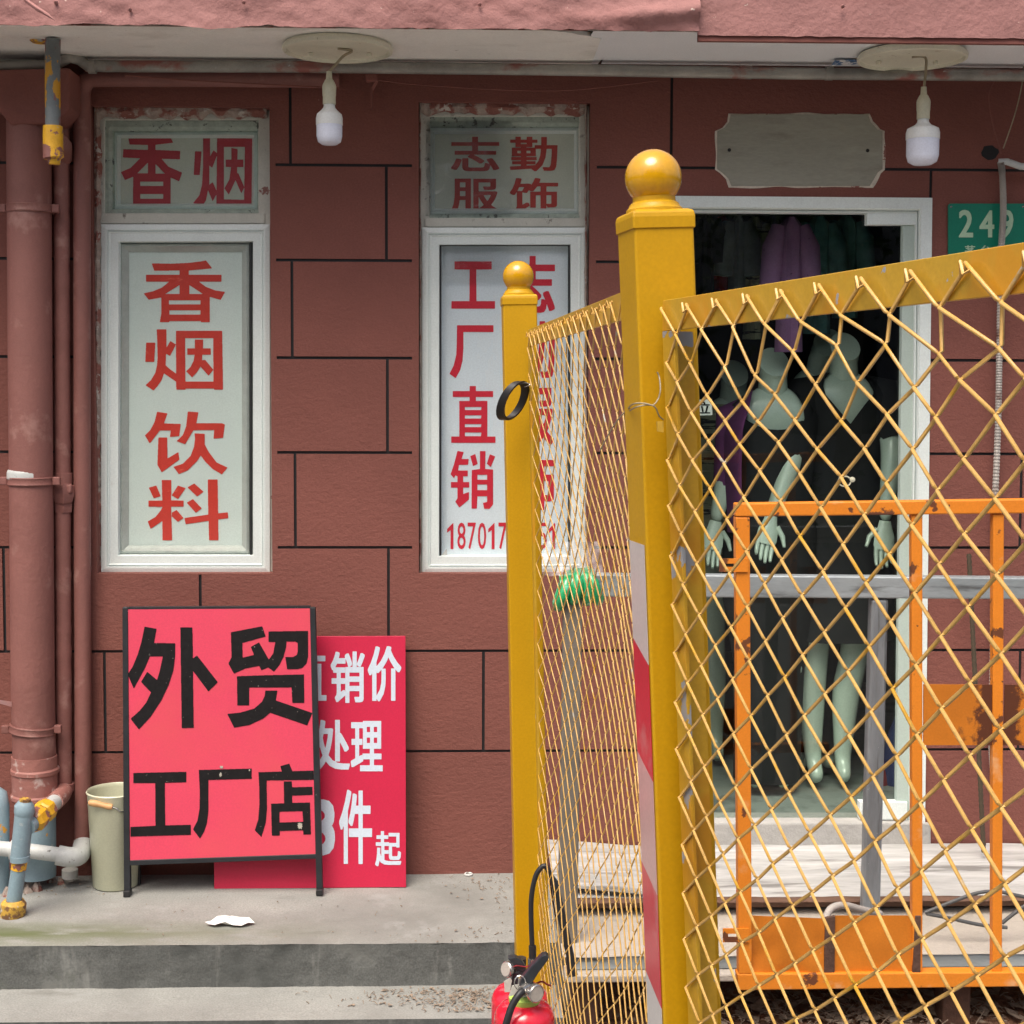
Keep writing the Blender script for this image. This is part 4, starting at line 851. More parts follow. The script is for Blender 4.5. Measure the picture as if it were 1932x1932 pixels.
for x in (175, 1398, 1412, 1565): 
    a, b = P(x - (8 if x != 1398 else 2), 126 + max(0, (x - 560)) * .0125, Yc1), P(x + 6, 126 + max(0, (x - 560)) * .0125, Yc1); MB().tube([a, b], .022, 14).build('coupling', 'conduit', cd, smooth=40)
cd2 = tag(tubes('upper_conduit', [P(150, 108, 4.86), P(500, 112, 4.86), P(1000, 117, 4.86), P(1500, 126, 4.86), P(1990, 132, 4.86)], .014, 'conduit_red'), 'thinner brown conduit tucked behind the long overhead conduit', 'conduit')
Yt = 4.862
tr = thing('square_bend_pipe', 'red painted pipe rising beside the window and bending right along its top', 'pipe', P(157, 1600, Yt))
tubes('pipe', smooth_path([P(156, 1600, Yt), P(157, 1400, Yt), P(155, 900, Yt), P(155, 400, Yt), P(155, 200, Yt), P(156, 168, Yt), P(166, 151, Yt), P(186, 148, Yt)], 5) + [P(400, 148, Yt), P(640, 150, Yt)], .0275, 'pipe', tr)
for y in (1590,): MB().lathe([(.027, -.012), (.033, -.008), (.033, .008), (.027, .012)], P(157, y, Yt), n=20).build('collar', 'pipe', tr, smooth=40)
tag(MB().tube(smooth_path([P(236, 142, 4.76), P(360, 152, 4.82), P(640, 166, 4.84)][:3], 8), .0022, 5).build('wire', 'smoothred', smooth=60), 'thin red painted wire sagging over the first window top', 'wire')
tag(MB().tube(smooth_path([P(705, 150, 4.84), P(820, 162, 4.85), P(1050, 171, 4.86), P(1240, 152, 4.85)], 8), .0022, 5).build('wire', 'smoothred', smooth=60), 'thin red painted wire sagging between the bracket and the second window', 'wire')
br = thing('wall_bracket', 'rusty red painted bracket hanging under the overhead conduit', 'bracket', P(703, 205, 4.85))
MB().bar(P(701, 165, 4.87), P(701, 206, 4.87), .006, .02).build('strap', 'smoothred', br)
MB().bar(P(690, 148, 4.83), P(712, 146, 4.83), .022, .03, V((0, 0, 1))).build('clamp', 'smoothred', br, bev=.003)
MB().bar(P(711, 150, 4.84), P(702, 168, 4.87), .01, .012).build('arm', 'smoothred', br)
tag(MB().slab([P(1568, 124, 4.76), P(1575, 113, 4.72), P(1625, 112, 4.72), P(1640, 120, 4.76)], (0, .002, 0)).build('torn_label', 'sticker'), 'torn blue and white label poking from the soffit back edge', 'label')
tag(MB().slab([P(-10, 93, 4.84), P(64, 90, 4.84), P(64, 116, 4.84), P(-10, 119, 4.84)], (0, .04, 0)).build('junction_box', 'oldframe', bev=.004), 'grimy pale box tucked under the soffit at the upper left', 'box')

# ------------------------------------------------------------------ lamps
def lamp(x, y, bx, by, s, label, cordpts):
    t = thing('pendant_lamp', label, 'lamp', P(bx, by + 70 * s, 4.6), 'bare bulbs hanging from the soffit')
    c = G(x, y, ZSF)
    MB().lathe([(.14, .0), (.162, -.002), (.168, -.012), (.166, -.022), (.158, -.024), (.154, -.014), (.10, -.011), (.001, -.010)], c, n=48, caps=False).build('ceiling_disc', 'disc', t, smooth=35)
    for a in (2.4, .7): MB().lathe([(.003, 0), (.008, -.004), (.007, -.012), (.003, -.014)], c + V((.12 * math.cos(a), .12 * math.sin(a) - .02, -.010)), n=8).build('clip', 'disc', t)
    Yb_ = c.y
    a, b = V(c) + V((.0, 0, -.012)), P(bx, by - 62 * s, Yb_)
    MB().tube(smooth_path([a] + [P(px, py, Yb_) for px, py in cordpts] + [b], 6), .0042, 7).build('cord', 'cord', t, smooth=60)
    u = Yb_ / 2800
    MB().lathe([(.004, 24), (.0065, 0), (.006, -12), (.013, -14)][:0] + [(5 * u, 0), (6 * u, 14), (8 * u, 16), (12 * u, 24), (13 * u, 28), (12.5 * u, 44), (12 * u, 46), (12 * u, 60)], b + V((0, 0, 0)), (0, 0, -1), 24).build('socket', 'socket', t, smooth=35)
    k = s
    MB().lathe([(10 * u, 58 * 1), (11 * u, 66), (15 * u, 71), (25 * u * k, 78), (27 * u * k, 86), (27 * u * k, 98)], b, (0, 0, -1), 32).build('bulb_housing', 'bulbwhite', t, smooth=35)
    MB().lathe([(26.2 * u * k, 98), (26.2 * u * k, 100), (26 * u * k, 122 * k ** .35), (23 * u * k, 133 * k ** .35), (15 * u * k, 138 * k ** .35), (2 * u * k, 139 * k ** .35)], b, (0, 0, -1), 32).build('diffuser', 'bulbdiff', t, smooth=50)
    return t
_l = MB.lathe
def _lathe_scaled(s, prof, c, ax=(0, 0, 1), n=24, caps=True):
    prof = [(r, h if abs(h) < 1 else h * (4.6 / 2800)) for r, h in prof]
    return _l(s, prof, c, ax, n, caps)
MB.lathe = _lathe_scaled
lamp(637, 84, 621, 192, .92, 'smaller bare white bulb hanging from the round base above the first window', [(664, 96), (648, 106), (628, 128)])
lamp(1721, 100, 1743, 236, 1.16, 'larger bare white bulb hanging from the round base above the cement patch', [(1745, 108), (1747, 130), (1744, 160)])
MB.lathe = _l

# ------------------------------------------------------------------ pipes at the left
dp = thing('downpipe', 'thick red painted downpipe with hopper head and clamps at the left', 'downpipe', P(60, 1650, 4.81))
Yp = 4.80; rp = .0685
def pc(x, y, Y=Yp): return P(x, y, Y)
MB().tube([pc(54, 215), pc(57, 700), pc(62, 1300), pc(65, 1430)], rp, 32).build('pipe', 'pipe', dp, smooth=50)
MB().tube([pc(65, 1425), pc(66, 1505)], rp * 1.05, 32).build('socket_sleeve', 'pipeworn', dp, smooth=50)
for y in (1452, 1500): MB().tube([pc(66, y - 5), pc(66, y - 2), pc(66, y + 4), pc(66, y + 7)], [rp * 1.05, rp * 1.12, rp * 1.12, rp * 1.05], 32).build('ridge', 'pipeworn', dp, smooth=40)
MB().tube([pc(67, 1508), pc(68, 1652)], rp * .93, 32).build('base_pipe', 'bluepipe', dp, smooth=50)
q0 = [P(-60, 133, Yp - .09), P(131, 128, Yp - .09), P(131, 205, Yp - .09), P(108, 232, Yp - .075), P(20, 236, Yp - .07), P(-5, 206, Yp - .09), P(-60, 190, Yp - .09)]
MB().prism(q0, (0, .17, 0)).build('hopper', 'smoothred', dp, bev=.006)
for y, tilt_ in ((394, 0), (907, 0), (1374, 6)):
    c = pc(57 if y < 600 else 59 if y < 1200 else 62, y - 0)
    n1 = V((math.sin(math.radians(tilt_)), 0, 1))
    MB().lathe([(rp, -.013), (rp * 1.07, -.013), (rp * 1.09, -.010), (rp * 1.07, -.007), (rp * 1.07, .007), (rp * 1.09, .010), (rp * 1.07, .013), (rp, .013)], c, n1, 32, caps=False).build('clamp', 'pipe', dp, smooth=30)
    for sd in (-1, 1): 
        b = c + V((sd * rp * 1.22, -.01, 0)); MB().bar(b - V((.012, 0, 0)), b + V((.012, 0, 0)), .026, .02, V((0, 0, 1))).build('clamp_lug', 'pipe', dp, bev=.003)
c = pc(56, 890)
MB().tube([pc(56, 903), pc(56, 892), pc(56, 888), pc(56, 886)], [rp * 1.03, rp * 1.03, rp * 1.0, rp * .95], 32).build('unpainted_band', 'whitepipe', dp, smooth=40)
sp_ = thing('slim_pipe', 'slim red painted pipe with lumpy coat between the two thicker ones', 'pipe', P(120, 1500, 4.85))
Y2 = 4.85
def lump(x, y): p = P(x, y, Y2); return p
N = 90; pts = []; rs = []
for i in range(N + 1):
    y = lerp(180, 1492, i / N); pts.append(P(lerp(115, 121, i / N), y, Y2)); rs.append(.0255 + .0022 * noise.noise(V((i * .7, 0, 0))) + .0012 * noise.noise(V((i * 2.3, 5, 0))))
MB().tube(pts, rs, 14).build('pipe', 'pipe', sp_, smooth=50)
MB().tube([P(119, 892, Y2), P(119, 912, Y2)], .0305, 12).build('collar', 'pipe', sp_, smooth=40)
MB().tube([P(119, 912, Y2 - .005), P(119, 922, Y2 - .005), P(120, 935, Y2 - .005), P(120, 945, Y2 - .005), P(120, 948, Y2), P(120, 966, Y2)], [.03, .037, .038, .031, .031, .029], 6).build('union_nut', 'pipe', sp_, smooth=25)
MB().bar(P(128, 922, Y2 - .03), P(145, 926, Y2 + .03), .03, .02, V((0, 0, 1))).build('lug', 'pipe', sp_, bev=.006)
MB().tube([P(121, 1478, Y2), P(121, 1492, Y2)], .033, 16).build('collar', 'pipe', sp_, smooth=40)
# gas line: upper hanging part
gp = thing('gas_pipe', 'grey gas pipe with peeling yellow paint dropping from the soffit', 'gas pipe', P(98, 310, 4.54))
Yg = 4.54
MB().tube([P(100, 74, Yg), P(99, 130, Yg), P(100, 245, Yg)], .0225, 24).build('pipe', 'greygas', gp, smooth=50)
MB().tube([P(100, 238, Yg), P(100, 250, Yg), P(100, 285, Yg), P(101, 298, Yg), P(102, 301, Yg), P(102, 310, Yg)], [.029, .030, .030, .031, .020, .018], 18).build('end_fitting', 'yellowgas', gp, smooth=35)
MB().tube([P(106, 262, Yg), P(115, 268, 4.62), P(120, 275, 4.80), P(120, 300, 4.85)], [.022, .024, .026, .026], 14).build('side_elbow', 'pipe', gp, smooth=50)
MB().lathe([(.03, 0), (.022, .006)], G(75, 77, ZSF), (0, 0, -1), 14).build('paint_dab', 'yellowgas', gp)
# lower gas post
gb = thing('gas_riser', 'leaning blue grey gas riser with rusty yellow foot and yellow side union', 'gas riser', P(25, 1725, 4.52))
Yq = 4.53
MB().tube([P(46, 1530, Yq), P(37, 1620, Yq)], .028, 24).build('upper_pipe', 'bluepipe', gb, smooth=50)
MB().tube([P(47, 1512, Yq), P(46, 1520, Yq), P(46, 1532, Yq), P(45, 1538, Yq)], [.020, .030, .031, .028], 20).build('cap', 'bluepipe', gb, smooth=35)
MB().tube([P(48, 1507, Yq), P(47, 1514, Yq)], .017, 14).build('cap_plug', 'rusty_yellow', gb, smooth=35)
MB().tube([P(38, 1614, Yq), P(38, 1624, Yq)], .0305, 20).build('ridge', 'bluepipe', gb, smooth=35)
MB().tube([P(38, 1618, Yq), P(25, 1708, Yq)], .0225, 24).build('lower_pipe', 'bluepipe', gb, smooth=50)
MB().tube([P(37.5, 1622, Yq - .001), P(35, 1640, Yq - .001)], .0232, 24).build('yellow_band', 'yellowgas', gb, smooth=50)
MB().tube([P(26, 1698, Yq), P(26, 1704, Yq), P(24, 1722, Yq), P(24, 1732, Yq)], [.030, .038, .039, .034], 14).build('foot_flange', 'rusty_yellow', gb, smooth=25)
a, b = P(52, 1560, Yq), P(88, 1527, Yq + .11)
MB().tube([a, b], .026, 18).build('side_branch', 'bluepipe', gb, smooth=50)
MB().tube([a.lerp(b, .2), a.lerp(b, .3), a.lerp(b, .62), a.lerp(b, .7)], [.030, .038, .037, .031], 8).tube([a.lerp(b, .74), a.lerp(b, .8), a.lerp(b, 1.05), a.lerp(b, 1.1)], [.031, .036, .036, .03], 8).build('union', 'yellowgas', gb, smooth=25)
c2 = P(116, 1500, Y2 - .05)
MB().tube([b, b.lerp(c2, .55)], .0245, 18).build('white_link', 'whitepipe', gb, smooth=50)
MB().tube(smooth_path([b.lerp(c2, .5), c2, P(121, 1488, Y2)], 6), .029, 18).build('elbow', 'pipeworn', gb, smooth=50)
# white waste elbow
we = thing('white_waste_pipe', 'dirty white plastic waste pipe with elbow running low behind the gas riser', 'waste pipe', P(130, 1640, 4.83))
MB().tube([P(-30, 1598, 4.69), P(60, 1606, 4.695), P(112, 1613, 4.70)], .0235, 20).build('pipe', 'whitepipe', we, smooth=50)
MB().tube(smooth_path([P(108, 1613, 4.70), P(132, 1617, 4.71), P(150, 1613, 4.76), P(157, 1592, 4.86)], 6), .0315, 20).build('elbow', 'whitepipe', we, smooth=50)
MB().tube([P(20, 1603, 4.692), P(36, 1604, 4.694)], .031, 20).build('coupling', 'whitepipe', we, smooth=40)
MB().tube([P(132, 1640, 4.80), P(132, 1655, 4.80)], .026, 20).build('drain_stub', 'concedge', we, smooth=40)
bp = thing('blue_pipe', 'rounded blue painted pipe end cut by the left picture edge', 'pipe', P(0, 1690, 4.75))
MB().tube([P(-4, 1700, 4.76), P(-4, 1520, 4.76), P(-5, 1497, 4.77), P(-9, 1486, 4.78)], [.036, .036, .030, .012], 20).build('pipe', 'bluepipe', bp, smooth=60)
tag(MB().slab([P(-20, 1318, 4.7), P(34, 1326, 4.78), P(34, 1337, 4.78), P(-20, 1322, 4.7)], (0, .001, 0)).build('barrier_tape', 'tape_p'), 'strip of red and white barrier tape behind the thick downpipe', 'tape')

# ------------------------------------------------------------------ bucket
bk = thing('bucket', 'pale green tall bucket with wooden grip beside the sandwich board', 'bucket', P(219, 1672, 4.79))
bc = P(219, 1662, 4.803); bc.z = ZP + .003; hb = P(219, 1493, 4.79).z - bc.z
k = 4.79 / 2800
MB().lathe([(41 * k, 0), (43 * k, .004), (52 * k * .99, hb - .008), (53 * k, hb - .004), (53.5 * k, hb), (52 * k, hb + .003), (50.5 * k, hb), (50 * k, hb - .01), (40 * k, .01), (.001, .01)], bc, n=48, caps=False).build('pail', 'cream', bk, smooth=40)
h = [P(168, 1512, 4.79 - .02), P(170, 1517, 4.715), P(214, 1523, 4.715), P(228, 1531, 4.72), P(255, 1528, 4.76), P(268, 1512, 4.80)]
MB().tube(smooth_path(h, 5), .0025, 6).build('wire_handle', 'chrome', bk, smooth=60)
MB().tube([P(167, 1514, 4.712), P(170, 1514.5, 4.712), P(180, 1516, 4.712), P(192, 1519, 4.712), P(206, 1522, 4.712), P(212, 1523, 4.712)], [.006, .010, .011, .0085, .010, .008], 12).build('wooden_grip', 'woodgrip', bk, smooth=50)

# ------------------------------------------------------------------ sandwich board
Ya, Yb2 = G(240, 1696, ZP).y, 4.775
def board_pt(x, y):      # leaning plane: depth falls from the feet to the top
    t = (y - 1147) / (1690 - 1147); return P(x, y, lerp(Yb2, Ya + .02, t))
sb = thing('sandwich_board', 'black framed sandwich board with black lettering on coral red, leaning by the bucket', 'signboard', board_pt(420, 1690))
bk_ = V((0, .012, 0))
sbp = MB().slab([board_pt(241, 1150), board_pt(586, 1148), board_pt(596, 1612), board_pt(243, 1624)], bk_).build('panel', 'boardred', sb)
def bpb(x, y, o=-.003): return board_pt(x, y) + V((0, o, 0))
MB().slab([bpb(231, 1146), bpb(241.5, 1146), bpb(246, 1692), bpb(234, 1692)], (0, .022, 0)).build('side_post', 'blackmetal', sb, bev=.002)
MB().slab([bpb(584.5, 1146), bpb(595, 1146), bpb(609, 1683), bpb(597, 1683)], (0, .022, 0)).build('side_post', 'blackmetal', sb, bev=.002)
MB().slab([bpb(243, 1623, -.002), bpb(597, 1611, -.002), bpb(597, 1620, -.002), bpb(243, 1633, -.002)], (0, .02, 0)).build('bottom_bar', 'blackmetal', sb, bev=.002)
MB().slab([bpb(241, 1146, .001), bpb(585, 1144, .001), bpb(585, 1148.5, .001), bpb(241, 1150.5, .001)], (0, .02, 0)).build('top_bar', 'blackmetal', sb)
for x, y in ((240, 1697), (603, 1685)):
    p = board_pt(x, y); MB().box((p.x - .011, p.y - .01, ZP + .001), (p.x + .011, p.y + .025, ZP + .022)).build('foot', 'blackplastic', sb, bev=.003)
for x, xa in ((250, 260), (588, 580)):      # folded back legs
    MB().bar(board_pt(x, 1160) + V((0, .03, 0)), V((P(xa, 1660, 4.8).x, 4.80, ZP + .004)), .018, .018).build('back_leg', 'blackmetal', sb)
BT = lambda x, y: board_pt(x, y) + V((0, -.0012, 0))
QA = .21222
cut([[(198,44),(318,66),(292,206),(504,210),(504,330),(485,480),(440,620),(370,770),(260,940),(142,1068),(58,962),(150,880),(215,800),(262,700),(162,594),(225,494),(322,576),(350,480),(380,340),(250,340),(200,460),(90,662),(30,520),(80,440),(130,320),(165,200)],
     [(554,52),(674,52),(680,360),(720,330),(928,598),(834,690),(680,485),(688,1052),(568,1056)]], [], 264, 1316, QA, QA, BT, 'letter_k', sbp)
cut([[(1058,100),(1370,40),(1404,142),(1172,206),(1176,352),(1288,326),(1256,246),(1338,200),(1436,372),(1480,310),(1500,196),(1432,196),(1432,92),(1828,86),(1828,340),(1812,410),(1770,455),(1720,468),(1618,468),(1600,346),(1680,346),(1715,325),(1724,290),(1724,206),(1700,192),(1612,192),(1608,250),(1580,350),(1540,430),(1486,492),(1430,450),(1362,478),(1340,434),(1200,462),(1088,512),(1032,412),(1064,350)]], [], 264, 1316, QA, QA, BT, 'letter_k', sbp)
cut([[(1118,538),(1400,528),(1786,520),(1790,804),(1670,804),(1662,650),(1240,650),(1240,828),(1122,828)], [(1400,680),(1522,680),(1506,780),(1870,904),(1818,1028),(1450,902),(1380,960),(1240,1025),(1090,1050),(1022,914),(1150,900),(1290,860),(1370,790),(1396,730)]], [], 264, 1316, QA, QA, BT, 'letter_k', sbp)
cut([[(86,164),(614,152),(614,256),(400,262),(404,686),(658,680),(660,780),(58,798),(58,702),(306,690),(304,264),(86,264)]], [], 264, 1600, QA, QA, BT, 'letter_k', sbp)
cut([[(738,134),(1264,120),(1266,222),(834,234),(834,540),(820,660),(790,750),(750,818),(680,726),(725,640),(745,520),(748,350)]], [], 264, 1600, QA, QA, BT, 'letter_k', sbp)
cut([[(1332,156),(1566,150),(1550,96),(1640,70),(1670,146),(1880,140),(1884,232),(1414,238),(1418,520),(1405,660),(1362,802),(1296,734),(1330,630),(1342,480),(1340,300)],
     [(1584,248),(1664,248),(1668,306),(1870,302),(1872,382),(1668,390),(1670,462),(1846,458),(1856,776),(1780,778),(1778,736),(1544,742),(1544,788),(1466,788),(1458,470),(1588,466)]], [[(1542,550),(1770,544),(1778,650),(1542,658)]], 264, 1600, QA, QA, BT, 'letter_k', sbp)
W_['smear'] = M('dry_plaster_smear', (.40, .38, .32), .9, .2, 60)
for (cx_, cy_, rx_, ry_) in ((1748, 690, 34, 46), (965, 105, 24, 20), (1243, 135, 10, 14), (955, 180, 18, 30)):
    q_ = [(cx_ + rx_ * math.cos(a) * (.6 + .55 * noise.noise(V((a * 3, cx_, 0))) + .2 * (k % 2)), cy_ + ry_ * math.sin(a) * (.6 + .5 * noise.noise(V((a * 3, cx_, 4))) + .2 * (k % 2))) for k, a in enumerate([j * .30 for j in range(21)])]
    cut([q_], [], 264, 1600, QA, QA, lambda x, y: board_pt(x, y) + V((0, -.0022, 0)), 'smear', sbp).name = 'plaster_smear'
# ------------------------------------------------------------------ crimson board behind
Yk0, Yk1 = G(600, 1676, ZP).y, 4.865
def kp(x, y): t = (y - 1200) / (1676 - 1200); return P(x, y, lerp(Yk1, Yk0, t))
kb = thing('crimson_signboard', 'crimson board with white price lettering leaning on the wall behind the sandwich board', 'signboard', kp(585, 1676))
kbp = MB().slab([kp(404, 1201), kp(765, 1200), kp(766, 1674), kp(404, 1677)], (0, .006, 0)).build('panel', 'signred', kb, bev=.001)
KT = lambda x, y: kp(x, y) + V((0, -.0012, 0))
for ch, bx in (('直', (548, 1228, 616, 1322)), ('销', (624, 1229, 688, 1326)), ('价', (694, 1219, 757, 1323)), ('处', (592, 1358, 660, 1455)), ('理', (662, 1360, 722, 1455)), ('3', (588, 1508, 632, 1614)), ('件', (640, 1490, 702, 1630)), ('起', (708, 1568, 757, 1634))):
    put(ch, bx, KT, 'letter_w', kbp, .024 if ch != '3' else .034)

# ------------------------------------------------------------------ litter
def sheet(pts, z0, amp, name, mat, seed=0):
    cx = sum(p[0] for p in pts) / len(pts); cy = sum(p[1] for p in pts) / len(pts); mb = MB(); n = len(pts)
    rings_ = []
    for k in (0, .35, .7, 1):
        rings_.append([G(cx + (x - cx) * k, cy + (y - cy) * k, z0) + V((0, 0, amp * (.5 + noise.noise(V((x * .09 * k + seed, y * .2, k * 3))) + .6 * (1 - k)))) for x, y in pts])
    o = []
    for r in rings_: mb.v += r
    for i in range(3):
        for j in range(n): mb.f.append((i * n + j, i * n + (j + 1) % n, (i + 1) * n + (j + 1) % n, (i + 1) * n + j))
    return mb.build(name, mat, smooth=35)
tag(sheet([(386, 1745), (398, 1742), (410, 1737), (425, 1732), (440, 1731), (455, 1735), (470, 1739), (481, 1742), (468, 1746), (455, 1749), (440, 1749), (425, 1748), (405, 1749), (395, 1747)], ZP + .003, .014, 'paper_scrap', 'paper'), 'crumpled white paper scrap on the platform near its edge', 'paper')
p = G(884, 1649, ZP + .004); tag(MB().tube([p + V((.012 * math.cos(a), .012 * math.sin(a), 0)) for a in [k * .524 for k in range(12)]], .003, 6, closed=True).build('plastic_ring', 'paper', smooth=60), 'small white plastic ring at the wall foot right of the crimson board', 'ring')
def litter(name, regs, mat, cnt, z, sz=(.01, .04), seed=1):
    r = random.Random(seed); mb = MB()
    for _ in range(cnt):
        x0_, y0_, x1_, y1_ = r.choice(regs); p = G(r.gauss((x0_ + x1_) / 2, (x1_ - x0_) / 2.6), r.uniform(y0_, y1_), z)
        if p.y > YW - .01: continue
        a = r.uniform(0, 3.14); l_ = r.uniform(*sz); d = V((math.cos(a), math.sin(a), r.uniform(-.1, .25))) * l_
        if r.random() < .55: mb.tube([p + V((0, 0, .002)), p + d * .5 + V((0, 0, .003 + r.random() * .004)), p + d + V((0, 0, .003))], r.uniform(.0007, .0017), 4)
        else:
            w = V((-d.y, d.x, .004)) * r.uniform(.2, .45); q_ = p + V((0, 0, .002)); mb.add([q_, q_ + d * .5 + w, q_ + d, q_ + d * .5 - w + V((0, 0, .004))], [(0, 1, 2, 3)])
    o = mb.build(name, mat, fix=False); o['kind'] = 'stuff'; o['label'] = 'dry twigs and leaf litter scattered on the paving'; return o
litter('dry_litter', [(800, 1780 - 28, 960, 1780), (850, 1655, 970, 1700), (900, 1650, 975, 1770)], 'debris', 100, ZP + .001, (.003, .014), 3)
litter('step_litter', [(820, 1868, 925, 1912), (700, 1865, 930, 1900)], 'debris', 420, ZS + .001, (.003, .018), 4)
litter('wall_foot_litter', [(20, 1660, 230, 1690), (60, 1650, 200, 1672), (400, 1664, 980, 1670), (300, 1690, 900, 1770)], 'debris', 170, ZP + .001, (.002, .008), 5)
litter('ground_litter', [(1300, 1868, 1932, 1932), (1400, 1880, 1900, 1980)], 'debris', 900, .03, (.01, .06), 6)
r = random.Random(9); mb = MB()
for x, y, s_ in ((60, 1672, .025), (70, 1680, .02), (52, 1684, .016), (10, 1660, .03), (14, 1690, .02), (96, 1664, .02), (115, 1668, .015), (128, 1640, .02), (8, 1625, .03)):
    p = G(x, y, ZP); vs = [p + V((math.cos(a) * s_ * r.uniform(.7, 1.2), math.sin(a) * s_ * .8, 0)) for a in [k * 1.05 for k in range(6)]]; t_ = [v_ * .35 + p * .65 + V((r.uniform(-.3, .3) * s_, 0, s_ * r.uniform(.8, 1.6))) for v_ in vs]
    mb.rings([vs, t_])
kind(mb.build('rubble', 'plaster', smooth=30), 'stuff')['label'] = 'broken plaster crumbs at the foot of the pipes'

# ------------------------------------------------------------------ timber steps to the door
st = thing('timber_steps', 'makeshift steps of whitewashed and beige boards below the glass door', 'steps', G(1500, 1800, 0))
z1s = P(1500, 1602, 4.84).z; XL = P(1040, 1640, 4.6).x; XRt = 3.4
yf1 = G(1500, 1692, z1s).y
def edgeL(t): return XL + .01 * noise.noise(V((t * 9, 0, 0)))
MB().grid(lambda u, v: (lerp(XL, XRt, u), lerp(yf1, YW - .01, v) + (.006 * noise.noise(V((u * 60, 0, 0))) if v == 0 else 0), z1s + .004 * noise.noise(V((u * 20, v * 3, 0))) + (.022 * max(0, 1 - (u * (XRt - XL)) / .3) * v)), 160, 10).build('upper_board', 'woodwhite', st, smooth=50)
MB().grid(lambda u, v: (lerp(XL, XRt, u), yf1 + .001 + (.006 * noise.noise(V((u * 60, 0, 0)))) , z1s - v * .017), 160, 1).build('board_edge', 'woodedge', st)
MB().box((XL + .02, yf1 + .05, z1s - .05), (XRt, YW - .02, z1s - .02)).build('batten', 'woodedge', st)
z2s = z1s - .062; yf2 = G(1500, 1803, z2s).y
MB().grid(lambda u, v: (lerp(XL + .005, XRt, u), lerp(yf2, yf1 + .3, v), z2s + .003 * noise.noise(V((u * 25, v * 3, 4)))), 120, 8).build('lower_board', 'woodbeige', st, smooth=50)
MB().box((XL + .03, yf2 + .006, z2s - .040), (XRt, yf2 + .05, z2s - .002)).build('channel_bar', 'galv', st, bev=.004)
MB().box((XL + .01, yf2 - .03, z2s - .062), (XRt, yf2 + .05, z2s - .041)).build('ledge_board', 'woodbeige', st, bev=.004)
for xb in (.03, 1.1): MB().box((XL + xb, yf2 + .04, .0), (XL + xb + .08, yf2 + .12, z2s - .063)).build('support_block', 'rust', st, bev=.004)
MB().slab([G(1042, 1650, z1s + .03), G(1215, 1650, z1s + .02), G(1215, 1688, z1s + .012), G(1042, 1672, z1s + .03)], (0, 0, .012)).build('loose_board', 'woodwhite', st, bev=.002)
tag(MB().grid(lambda u, v: P(lerp(1130, 1215, u), lerp(1600, 1628, v) - 18 * u * v, 4.84 - .02 * u), 8, 4).build('cloth_scrap', 'woodwhite', smooth=50), 'pale board offcut lying against the wall at the left end of the steps', 'board') if 0 else None

# ------------------------------------------------------------------ metal rail frame (tube)
Yr = 4.18
rl = thing('tube_rail', 'weathered galvanised rail of square tube in front of the door', 'rail', P(1650, 1725, Yr))
MB().slab([P(1118, 1084, Yr), P(1990, 1091, Yr), P(1990, 1131, Yr), P(1118, 1126, Yr)], (0, .05, 0)).build('top_tube', 'galv', rl, bev=.004, seg=3)
MB().slab([P(1645, 1131, Yr + .004), P(1677, 1131, Yr + .004), P(1661, 1745, Yr + .004), P(1628, 1745, Yr + .004)], (0, .045, 0)).build('upright', 'galvv', rl, bev=.008, seg=3)
MB().slab([P(1064, 1100, Yr), P(1100, 1100, Yr), P(1086, 1960, Yr), P(1050, 1960, Yr)], (0, .05, 0)).build('upright', 'browntube', rl, bev=.005, seg=3)
gt = thing('green_wrap', 'green plastic wound round the left end of the tube rail', 'wrap', P(1090, 1135, Yr))
for k in range(4):
    c = P(1062 + k * 19, 1107, Yr + .025)
    MB().tube([c + V((.014 * math.sin(a + k) + .003 * noise.noise(V((a * 2, k, 0))), -.037 * math.cos(a), .040 * math.sin(a) * (1 + .15 * noise.noise(V((a, k, 3)))) - (.016 if k == 0 else 0))) for a in [j * .393 for j in range(16)]], [.017 + .005 * noise.noise(V((j * .9, k * 3, 7))) for j in range(16)], 9, closed=True).build('winding', 'greentape', gt, smooth=60)
MB().tube([P(1056, 1108, Yr + .025), P(1075, 1107, Yr + .025), P(1100, 1105, Yr + .025), P(1128, 1106, Yr + .025)], [.034, .041, .040, .034], 14).build('core', 'greentape', gt, smooth=60)
pf = thing('plastic_film', 'crumpled clear plastic film hanging above the green wrap', 'plastic film', P(1080, 1080, Yr))
def film(u, v):
    p = P(lerp(1030, 1130, u) - (10 * v * (1 - 2 * u)), lerp(1022, 1086, v), Yr - .01)
    return p + V((0, -.02 * noise.noise(V((u * 5, v * 2, 0))) - .006 * noise.noise(V((u * 16, v * 4, 2))), .004 * noise.noise(V((u * 9, v * 5, 5)))))
MB().grid(film, 40, 26).build('film', 'film', pf, smooth=25)

# ------------------------------------------------------------------ orange barrier frame
Yo = 3.72
ob = thing('orange_barrier', 'chipped orange steel barrier frame with plates standing behind the yellow mesh', 'barrier', P(1400, 1868, Yo))
def oslab(q, d, name, mat='orange', bev=.003): return MB().slab([P(x, y, Yo + dy) for x, y, dy in q], (0, d, 0)).build(name, mat, ob, bev=bev)
oslab([(1388, 950, 0), (1990, 941, 0), (1990, 968, 0), (1388, 975, 0)], .038, 'top_bar')
oslab([(1388, 976, .001), (1415, 976, .001), (1419, 1838, .001), (1394, 1838, .001)], .036, 'post')
oslab([(1391, 1838, 0), (1990, 1834, 0), (1990, 1861, 0), (1394, 1869, 0)], .038, 'bottom_bar')
oslab([(1720, 971, .006), (1741, 971, .006), (1741, 1834, .006), (1722, 1835, .006)], .026, 'upright')
oslab([(1874, 970, .006), (1895, 970, .006), (1891, 1834, .006), (1873, 1834, .006)], .026, 'upright')
